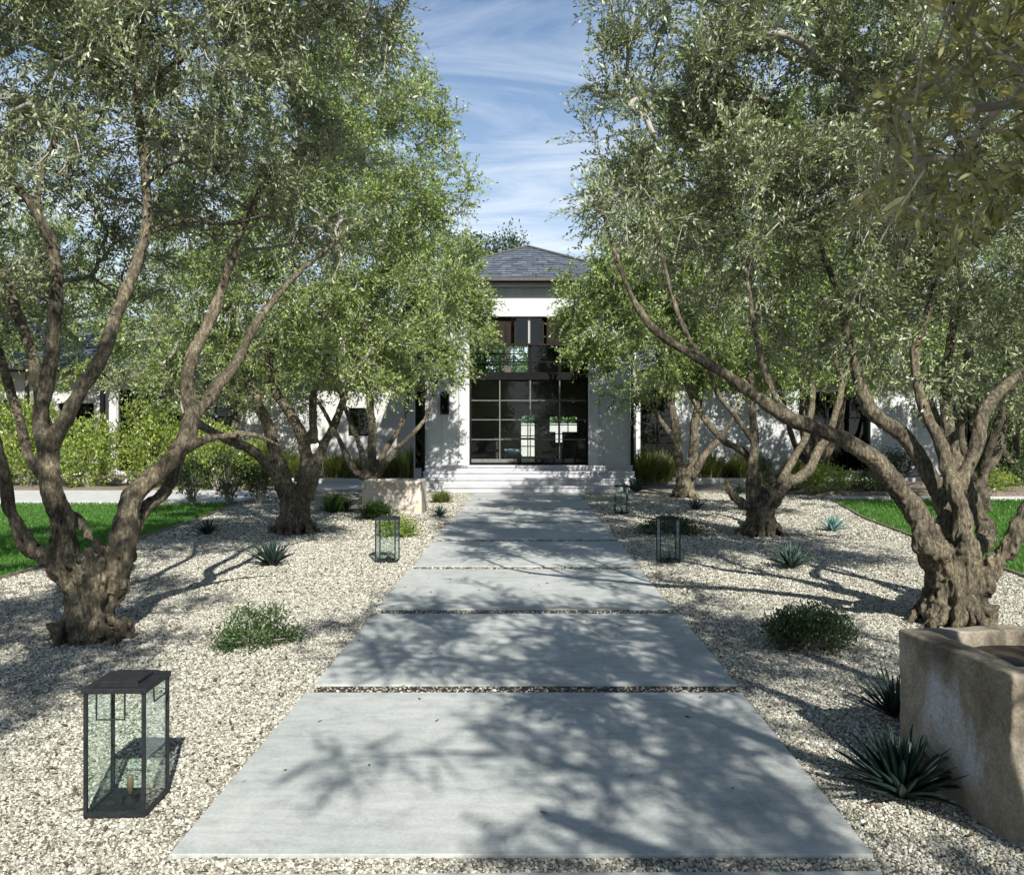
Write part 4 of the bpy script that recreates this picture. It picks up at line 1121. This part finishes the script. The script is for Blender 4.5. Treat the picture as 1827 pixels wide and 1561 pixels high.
olive('olive beside the viewer on the left, outside the picture edge', None, ll, None, 560, 10, 12, (.075,.024), .04, 89, 'olive', 'olive trees lining the path', keep=keep_left, world=True, lob_world=llob)

# ------------------------------------------------------------------ shrubs, hedges, tufts
def shrub(name, label, cat, x, y, z0, lobes, n, leaf, m, group=None, seed=1, stems=7):
    """lobes: (dx,dy,dz,rx,rz)"""
    global rng
    rng = np.random.default_rng(seed); random.seed(seed)
    root = empty(name, (x, y, z0)); tag(root, label, cat, group)
    lb = np.array(lobes, float)
    w_ = lb[:,3]**2*lb[:,4]; w_ /= w_.sum()
    nc = max(6, n//14)
    k = rng.choice(len(lb), nc, p=w_)
    dv = unit(rng.normal(size=(nc,3))); rad = rng.uniform(.05, 1, nc)**.4
    cc = np.stack([x+lb[k,0]+dv[:,0]*rad*lb[k,3], y+lb[k,1]+dv[:,1]*rad*lb[k,3], z0+lb[k,2]+dv[:,2]*rad*lb[k,4]], 1)
    cc = cc[cc[:,2] > z0+.02]
    nc = len(cc)
    ctr = np.array([x, y, z0])
    idx = rng.integers(0, nc, n)
    od = unit(cc-ctr)[idx]
    D = unit(od*.6+rng.normal(0, .6, (n,3))+np.array([0,0,.25]))
    O = cc[idx]+rng.normal(0, leaf[0]*.9, (n,3))
    O[:,2] = np.maximum(O[:,2], z0+.01)
    V = leaf_quads(O, D, leaf[0]*rng.uniform(.7,1.3,n), leaf[1]*rng.uniform(.8,1.2,n), .1, jit=.6)
    rnd = np.clip(rng.uniform(0,.7,n)+rng.uniform(0,.3,nc)[idx], 0, 1)
    f = link('foliage', np_mesh('foliage', V, 4, M[m], rnd), root); f['kind'] = 'stuff'
    sb = MB()
    for q in range(min(nc, stems*3)):
        c0 = cc[q]; sb.tube([(x+random.uniform(-.05,.05), y+random.uniform(-.05,.05), z0-.03), ((x+c0[0])/2, (y+c0[1])/2, z0+(c0[2]-z0)*.6), tuple(c0)], [.012,.009,.004], 4, cap=False)
    s_ = sb.build('stem', M['twig'], root); s_['kind'] = 'stuff'
    return root
# left hedge row (light yellow green)
GH = 'yellow-green shrubs along the left wing'
hx = [(-15.3,23.0,3.6,'yellow-green shrub at the far left edge of the hedge row'),(-13.7,22.7,2.7,'yellow-green shrub second from the left edge of the hedge row'),(-12.1,22.8,2.0,'yellow-green shrub in front of the small left wing window'),(-10.5,23.0,2.6,'tallest yellow-green shrub, before the tall doors of the left wing'),(-8.9,22.6,1.9,'yellow-green shrub just right of the tall wing doors'),(-7.5,23.0,1.3,'lowest yellow-green shrub at the right end of the hedge row'),(-17.2,23.0,4.0,'tall pale shrub at the outer end of the hedge row')]
for i, (x, y, h, lab) in enumerate(hx):
    shrub('hedge_shrub', lab, 'shrub', x, y, .03, [(0,0,h*.35,.75,h*.38),(.45,-.1,h*.5,.55,h*.4),(-.45,.1,h*.55,.55,h*.42),(.1,0,h*.75,.45,h*.25)], 5200, (.105,.05), 'hedge', GH, 100+i)
GS = 'loose shrubs at the edge of the left lawn'
for i, (px, py, d, h, r_, lab) in enumerate([(343,905,17.6,1.0,.36,'thin upright shrub at the lawn end, behind the fork of the front olive'),(408,905,17.7,1.15,.42,'leafy dark-stemmed shrub before the pale cross path'),(462,905,17.9,.85,.3,'sparse low shrub left of the second olive trunk'),(385,800,22.0,1.6,.6,'green shrub between the hedge row and the second olive')]):
    c = P(px, py, d)
    shrub('small_shrub', lab, 'shrub', c.x, d, 0, [(0,0,h*.55,r_,h*.42),(.1,0,h*.8,r_*.7,h*.2)], 900 if i < 3 else 2500, (.085,.035), 'bush_mid' if i < 3 else 'hedge', GS, 130+i)
# bushes on the gravel
c = P(1445,1158,6.0)
shrub('round_bush', 'dense dark green bush sprawling on the gravel in front of the right olive', 'bush', c.x, 6.02, 0, [(0,0,.13,.30,.16),(-.16,0,.15,.18,.13),(.17,.02,.14,.18,.13),(.02,0,.22,.2,.1)], 5200, (.032,.014), 'bush', 'bushes on the gravel', 141)
c = P(445,1150,6.1)
shrub('sprawling_bush', 'thin sprawling green plant on gravel right of the front left olive', 'bush', c.x, 6.15, 0, [(0,0,.05,.30,.08),(-.12,0,.08,.18,.10),(.18,.05,.06,.2,.07),(0,.1,.16,.16,.10),(.1,.1,.19,.14,.08)], 3000, (.034,.014), 'tuft', 'bushes on the gravel', 143)  # darker leaf colour chosen to carry the shade on this plant
c = P(1200,952,12.6)
shrub('low_bush', 'dark flat bush behind the second right lantern', 'bush', c.x, 12.7, 0, [(-.25,0,.09,.22,.14),(.25,0,.07,.3,.11),(.05,.1,.12,.2,.13)], 2600, (.05,.02), 'bush', 'bushes on the gravel', 145)
c = P(705,958,12.5)
shrub('low_bush', 'fresh green plant just behind the left lantern', 'bush', c.x, 12.4, 0, [(0,0,.11,.22,.14),(.15,0,.12,.18,.14)], 1500, (.06,.022), 'hedge', 'bushes on the gravel', 147)
# grass tufts
def tuft(name, label, x, y, r_, h, n, m, group, seed, z0=0, spread=.5, wd=.007):
    global rng
    rng = np.random.default_rng(seed)
    root = empty(name, (x, y, z0)); tag(root, label, 'grass tuft', group)
    a = rng.uniform(0, 2*np.pi, n); tilt = rng.uniform(0, 1, n)**.6*spread
    b0 = np.stack([x+rng.normal(0, r_*.22, n), y+rng.normal(0, r_*.22, n), np.full(n, z0)], 1)
    L = h*rng.uniform(.65, 1.1, n)
    D = np.stack([np.cos(a)*np.sin(tilt), np.sin(a)*np.sin(tilt), np.cos(tilt)], 1)
    side = np.stack([-np.sin(a), np.cos(a), np.zeros(n)], 1)*wd
    mid = b0+D*(L*.6)[:,None]; tip = b0+D*L[:,None]+np.stack([np.cos(a)*L*.16*spread, np.sin(a)*L*.16*spread, -L*.12*spread], 1)
    q1 = np.stack([b0-side, b0+side, mid+side*.8, mid-side*.8], 1)
    q2 = np.stack([mid-side*.8, mid+side*.8, tip+side*.1, tip-side*.1], 1)
    rnd = rng.uniform(size=n)
    o = link('blades', np_mesh('blades', np.concatenate([q1, q2]), 4, M[m], np.concatenate([rnd, rnd])), root); o['kind'] = 'stuff'
    return root
GT = 'round green tufts on the left gravel'
c = P(600,913,16.2); tuft('grass_tuft', 'round green tuft left of the pale trough', c.x, 16.2, .36, .48, 900, 'tuft', GT, 201, spread=1.2, wd=.009)
c = P(672,926,14.9); tuft('grass_tuft', 'round green tuft directly in front of the pale trough', c.x, 14.9, .36, .46, 900, 'tuft', GT, 203, spread=1.2, wd=.009)
c = P(788,895,18.3); tuft('grass_tuft', 'small yellowish tuft between the pale trough and the steps', c.x, 18.3, .25, .34, 500, 'grassy', GT, 205, spread=1.1, wd=.01)
GW = 'yellow-green grasses along the house'
k = 0
for (px, d, h, lab) in [(735,25.4,1.25,'tall green grass left of the entrance, against the downspout'),(698,25.6,.9,'brownish grass behind the third left olive'),(600,25.7,1.0,'yellow grass under the left wing window'),(632,25.3,.8,'low yellow grass beside the third left trunk'),(520,25.8,1.1,'green grass behind the second left olive'),(1150,24.3,1.15,'green grass right of the steps by the downspout'),(1180,25.6,1.0,'pale grass behind the third right olive'),(1270,25.7,.95,'bright yellow grass on the low kerb right of the twin trunk'),(1325,25.7,.95,'yellow-green grass on the low kerb beside the second right olive'),(1420,25.8,.8,'short grass under the shaded right wing wall')]:
    c = P(px, 800, d); k += 1
    tuft('wall_grass', lab, c.x, d, .6, h, 700, 'grassy', GW, 210+k, z0=.08, spread=.85, wd=.012)
    tuft('wall_grass', lab.replace('grass', 'grass clump', 1)+', smaller neighbour', c.x+.55, d+.3, .5, h*.7, 450, 'grassy', GW, 240+k, z0=.08, spread=.9, wd=.012)
# shrubs in the right bed
GB = 'shrubs in the mulch bed beyond the right lawn'
for i, (px, d, h, m, lab) in enumerate([(1478,20.2,.75,'hedge','yellow-green shrub at the near end of the right mulch bed'),(1560,20.5,.6,'bush_mid','grey-green shrub behind the leaning front limb'),(1762,20.4,.6,'hedge','yellow-green shrub at the right of the mulch bed'),(1820,21.5,.9,'bush_mid','soft green shrub at the right picture edge'),(1800,24.0,1.0,'bush_mid','pale green shrub behind the mulch bed at the right'),(1600,25.9,1.1,'bush','dark shrub against the blue-grey right wing wall'),(1445,26.0,1.2,'bush','dark low shrub under the shaded right wing'),(1340,26.2,.9,'bush','dark shrub behind the second right olive'),(1390,20.6,.5,'bush_mid','small shrub beside the second right olive fork')]):
    c = P(px, 800, d)
    shrub('bed_shrub', lab, 'shrub', c.x, d, .08, [(0,0,h*.45,.45,h*.45),(.35,.1,h*.4,.35,h*.35),(-.35,0,h*.4,.35,h*.35)], 1900, (.085,.034), m, GB, 150+i)
for i, (x, y, h, lab) in enumerate([(17.0,26.5,4.2,'tall dark evergreen shrub at the right edge'),(15.6,29.0-2.2,3.4,'dark evergreen shrub left of the tall one at the right edge')]):
    shrub('tall_shrub', lab, 'shrub', x, y, .08, [(0,0,h*.5,1.1,h*.5),(.5,-.2,h*.35,.9,h*.35)], 5000, (.12,.05), 'bush_mid', 'tall shrubs at the right edge', 170+i)

# agaves: each blade a part
def blade_mesh(L, wd, m, bend, name='leaf'):
    me = bpy.data.meshes.new(name); b = MB(); n = 7
    for i in range(n):
        t = i/(n-1)
        w_ = wd*(.62+.9*t-1.55*t*t) if t < .95 else 0.0015
        w_ = max(w_, .0012)
        x = L*t; z = -bend*L*t*t
        b.v += [(x, -w_, z+w_*.35), (x, 0, z-w_*.12), (x, w_, z+w_*.35), (x, 0, z-w_*.55)]
    for i in range(n-1):
        a = i*4; c_ = a+4
        b.f += [(a, a+1, c_+1, c_), (a+1, a+2, c_+2, c_+1), (a+2, a+3, c_+3, c_+2), (a+3, a, c_, c_+3)]
    return b.mesh(name, M[m], smooth=True)
def agave(label, px, py, d, r_, m, seed, n=30, wd=.11, group='agaves on the gravel', z0=0, name='agave', xy=None):
    rs = random.Random(seed)
    if xy is None: c = P(px, py, d); xy = (c.x, d)
    root = empty(name, (xy[0], xy[1], z0), local=True); tag(root, label, 'agave', group)
    ms = [blade_mesh(r_, r_*wd*.5, m, q) for q in (.0, .12, .22)]
    for k in range(n):
        f = (k+.5)/n
        az = k*2.39996+rs.uniform(-.15,.15)
        el = math.radians(88-66*f**.95)+rs.uniform(-.06,.06)
        s = (.85+.25*f)*rs.uniform(.88,1.1)
        o = bpy.data.objects.new('leaf', ms[(0 if f < .35 else rs.choice((0,1,2)))])
        C.objects.link(o); o.parent = root
        o.location = (math.cos(az)*r_*.05, math.sin(az)*r_*.05, r_*.06)
        o.rotation_euler = (0, -el, az); o.scale = (s, s, s)
    return root
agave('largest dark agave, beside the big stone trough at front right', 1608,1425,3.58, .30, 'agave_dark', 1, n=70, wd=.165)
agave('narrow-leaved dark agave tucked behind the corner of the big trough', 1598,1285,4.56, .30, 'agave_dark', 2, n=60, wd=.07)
agave('green agave on the right gravel between lantern and front olive', 1412,1012,9.55, .31, 'agave', 3, n=36, wd=.20)
agave('pale green agave on bright gravel near the right lawn edge', 1485,946,13.1, .28, 'agave_blue', 4, n=32, wd=.19)
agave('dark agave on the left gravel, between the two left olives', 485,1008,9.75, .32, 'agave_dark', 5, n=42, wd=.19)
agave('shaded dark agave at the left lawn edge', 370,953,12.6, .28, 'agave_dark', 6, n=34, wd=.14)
agave('small agave at the right corner of the pale trough', 785,920,15.4, .24, 'agave', 7, n=28, wd=.17)
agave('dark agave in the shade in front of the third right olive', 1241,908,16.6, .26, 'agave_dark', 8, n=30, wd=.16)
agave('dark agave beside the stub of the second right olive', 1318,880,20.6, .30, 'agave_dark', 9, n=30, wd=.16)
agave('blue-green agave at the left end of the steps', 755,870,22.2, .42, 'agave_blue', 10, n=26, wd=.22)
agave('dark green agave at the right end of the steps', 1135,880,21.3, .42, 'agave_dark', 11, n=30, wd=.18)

# ------------------------------------------------------------------ stone troughs
def trough(name, label, x, y, rz, lx, ly, h, th, m, soil_drop, seed, rough=.01):
    root = empty(name, (x, y, 0), rz, local=True); tag(root, label, 'trough', 'stone troughs')
    bm = bmesh.new()
    vs = [bm.verts.new(v_) for v_ in [(0,0,-.03),(lx,0,-.03),(lx,ly,-.03),(0,ly,-.03),(0,0,h),(lx,0,h),(lx,ly,h),(0,ly,h),
          (th,th,h),(lx-th,th,h),(lx-th,ly-th,h),(th,ly-th,h),(th*1.2,th*1.2,.2),(lx-th*1.2,th*1.2,.2),(lx-th*1.2,ly-th*1.2,.2),(th*1.2,ly-th*1.2,.2)]]
    for q in ((3,2,1,0),(0,1,5,4),(1,2,6,5),(2,3,7,6),(3,0,4,7),(4,5,9,8),(5,6,10,9),(6,7,11,10),(7,4,8,11),(8,9,13,12),(9,10,14,13),(10,11,15,14),(11,8,12,15),(12,13,14,15)):
        bm.faces.new([vs[i] for i in q])
    bmesh.ops.bevel(bm, geom=list(bm.edges), offset=.011, segments=2, affect='EDGES', profile=.5)
    for _ in range(5):
        es = [e for e in bm.edges if e.calc_length() > .035]
        bmesh.ops.subdivide_edges(bm, edges=es, cuts=1, use_grid_fill=True)
    bmesh.ops.triangulate(bm, faces=[f_ for f_ in bm.faces if len(f_.verts) > 4])
    for v_ in bm.verts:
        p = v_.co*3.5+Vector((seed,0,0)); v_.co += mnoise.noise_vector(p)*rough*.9+mnoise.noise_vector(p*5)*rough*.45+mnoise.noise_vector(p*14)*rough*.22
    me = bpy.data.meshes.new('basin'); bm.to_mesh(me); bm.free(); me.materials.append(M[m])
    me.polygons.foreach_set('use_smooth', [True]*len(me.polygons))
    link('basin', me, root, (0,0,0))
    b = MB(); nx, ny = 14, 10
    for j in range(ny+1):
        for i in range(nx+1):
            xx = th*.9+(lx-1.8*th)*i/nx; yy = th*.9+(ly-1.8*th)*j/ny
            b.v.append((xx, yy, h-soil_drop+.02*mnoise.noise(Vector((xx*6+seed, yy*6, 0)))))
    for j in range(ny):
        for i in range(nx):
            a = j*(nx+1)+i; b.f.append((a, a+1, a+nx+2, a+nx+1))
    link('soil', b.mesh('soil', M['soil'], True), root, (0,0,0))
    return root
# corner nearest the path: left face runs from (1.873,3.18) to (1.764,3.91)
trough('stone_trough', 'large weathered stone trough at the front right corner, filled with dark soil', 1.873, 3.18, math.atan2(.11,.73), 1.9, .74, .66, .115, 'trough', .07, 3, .012)
trough('stone_trough', 'pale sandstone trough beside the path near the steps', -3.16, 15.75, 0, 1.14, .75, .635, .10, 'trough_pale', .10, 9, .006)

# ------------------------------------------------------------------ lanterns
def lantern():
    root = empty('garden_lantern', (0,0,0), local=True)
    W, D_, H, t = .25, .245, .53, .0135
    f = MB()
    f.box(-W/2, W/2, -D_/2, -D_/2+t, 0, t*1.3).box(-W/2, W/2, D_/2-t, D_/2, 0, t*1.3).box(-W/2, -W/2+t, -D_/2+t, D_/2-t, 0, t*1.3).box(W/2-t, W/2, -D_/2+t, D_/2-t, 0, t*1.3)
    f.build('base_frame', M['blacksteel'], root, loc=(0,0,0))
    for sx in (-1, 1):
        for sy in (-1, 1):
            x0 = sx*(W/2-t/2); y0 = sy*(D_/2-t/2)
            MB().box(x0-t/2, x0+t/2, y0-t/2, y0+t/2, t*1.302, H-.022).build('post', M['blacksteel'], root, loc=(0,0,0))
    MB().box(-W/2+t, W/2-t, -D_/2+t, D_/2-t, .004, .010).build('base_plate', M['blacksteel'], root, loc=(0,0,0))
    lid = MB().box(-W/2-.006, W/2+.006, -D_/2-.006, D_/2+.006, H-.022, H).build('lid', M['blacksteel'], root, loc=(0,0,0), bevel=.002)
    MB().box(-W*.30, W*.30, -D_*.32, D_*.32, H+.002, H+.014).build('vent_cover', M['blacksteel'], lid, loc=(0,0,0), bevel=.003)
    for s in (-1, 1):
        MB().box(-W*.36, W*.36, s*D_*.40-.005, s*D_*.40+.005, H+.0005, H+.012).build('rim_bar', M['blacksteel'], lid, loc=(0,0,0))
    # drop handles: front (hangs down) and right
    r_ = .004
    hx = -.012
    MB().tube([(hx-.055,-D_/2-.008,H-.02),(hx-.055,-D_/2-.009,H-.125),(hx+.06,-D_/2-.009,H-.125),(hx+.06,-D_/2-.008,H-.02)], [r_]*4, 6).build('handle', M['blacksteel'], root, loc=(0,0,0))
    MB().tube([(W/2+.010,-.06,H-.02),(W/2+.012,-.06,H-.075),(W/2+.012,.07,H-.075),(W/2+.010,.07,H-.02)], [r_]*4, 6).build('handle', M['blacksteel'], root, loc=(0,0,0))
    g0, g1, g2 = W/2-t, .019, H-.023
    for s in (-1, 1):
        MB().box(-g0, g0, s*(D_/2-t/2)-.0015, s*(D_/2-t/2)+.0015, g1, g2).build('glass_panel', M['lantern_glass'], root, loc=(0,0,0))
        MB().box(s*(W/2-t/2)-.0015, s*(W/2-t/2)+.0015, -D_/2+t, D_/2-t, g1, g2).build('glass_panel', M['lantern_glass'], root, loc=(0,0,0))
    cup = MB().tube([(.01,.0,.0105),(.01,0,.045)], [.030,.034], 16).build('candle_cup', M['blacksteel'], root, loc=(0,0,0))
    MB().tube([(.01,0,.0455),(.01,0,.12),(.012,0,.127)], [.0135,.0125,.004], 12).build('candle', M['amber'], root, loc=(0,0,0), smooth=True)
    return root
GL = 'black box lanterns along the path'
ln0 = lantern()
# (front-left corner px, base y) -> placed by measurement on the ground
spots = [((-1.70, 3.51), .02, 'large black lantern nearest, on gravel at the front left'),
         ((-1.705, 10.05), -.05, 'black lantern left of the path, before the pale trough'),
         ((1.715, 10.05), .04, 'black lantern right of the path beside the flat dark bush'),
         ((1.80, 15.85), 0, 'smallest black lantern, right of the path near the steps')]
for i, ((x, y), rz, lab) in enumerate(spots):
    o = ln0 if i == 0 else copy_tree(ln0)
    o.location = (x, y, .012); o.rotation_euler = (0, 0, rz)
    tag(o, lab, 'lantern', GL)

# ------------------------------------------------------------------ trees behind the house
def far_tree(label, x, y, h, rad, seed, m, n=5000, leaf=(.22,.11), zc=None, lift=.38, group='trees behind the house'):
    global rng
    rng = np.random.default_rng(seed); rs = random.Random(seed)
    root = empty('garden_tree', (x, y, 0)); tag(root, label, 'tree', group)
    MB().tube([(x, y, -.1), (x+.1, y, h*.35), (x, y, h*.75)], [.3, .22, .08], 10).build('trunk', M['bark_far'], root, smooth=True)
    lb = [(rs.uniform(-.5,.5)*rad, rs.uniform(-.5,.5)*rad, h*lift+(h*(1-lift)-rad*.4)*rs.random(), rad*rs.uniform(.38,.55)) for _ in range(12)]
    lb = np.array(lb)
    nc = n//16
    k = rng.integers(0, len(lb), nc); dv = unit(rng.normal(size=(nc,3))); r_ = rng.uniform(.1,1,nc)**.4
    cc = lb[k,:3]+dv*(r_*lb[k,3])[:,None]+np.array([x,y,0])
    idx = rng.integers(0, nc, n)
    O = cc[idx]+rng.normal(0, leaf[0]*.9, (n,3)); D = unit(dv[idx]*.5+rng.normal(0,.6,(n,3)))
    V = leaf_quads(O, D, leaf[0]*rng.uniform(.7,1.3,n), leaf[1]*rng.uniform(.8,1.2,n), .1)
    f = link('crown', np_mesh('crown', V, 4, M[m], rng.uniform(size=n)), root); f['kind'] = 'stuff'
far_tree('distant evergreen showing above the slate roof, left of its peak', -1.1, 41, 12.7, 2.7, 301, 'far_bluish', 9000, (.20,.09), lift=.5)
far_tree('second distant evergreen above the roof, lower and further left', -3.0, 43, 12.0, 2.2, 303, 'far_bluish', 6000, (.20,.09), lift=.5)
for i, (x, y, h, r_, lab) in enumerate([(-4.5,49,9.5,4.2,'bright green tree seen through the upper glass, left'),(.5,50,9,4.0,'bright green tree seen through the upper glass, centre'),(5,51,8.5,4,'bright green tree behind the house, right'),(-13,46,8,4,'green tree behind the left wing'),(13,46,8,4,'green tree behind the right wing')]):
    far_tree(lab, x, y, h, r_, 310+i, 'lawn' if i < 3 else 'far_leaf', 9000, (.30,.16), lift=.15)
tag(MB().quad((-30,34,.01),(30,34,.01),(30,56,.01),(-30,56,.01)).build('lawn_behind_house', M['lawn_base']), kind='structure')
tag(MB().box(-7,7,41.5,41.8,-.1,1.95).build('pale_backdrop_wall', M['stone_white']), 'pale low wall added behind the house to brighten the rear windows', 'wall')  # added pale backdrop that makes the view through the rear windows bright
tag(MB().quad((-6,30.2,.005),(6,30.2,.005),(6,34,.005),(-6,34,.005)).build('rear_terrace', M['stone_white']), kind='structure')

# hedge far behind the camera, so windows have a garden to reflect
for i, (x, y) in enumerate([(-9,-15),(-3.5,-17),(3,-17.5),(9,-15),(-15,-9),(15,-8)]):
    far_tree(['garden tree behind the viewer, far left','garden tree behind the viewer, left of the axis','garden tree behind the viewer, right of the axis','garden tree behind the viewer, far right','garden tree beside the viewer, beyond the left lawn','garden tree beside the viewer, beyond the right lawn'][i], x, y, 5.0, 3.0, 330+i, 'far_leaf', 3000, (.3,.16), lift=.12, group='garden trees behind the viewer')
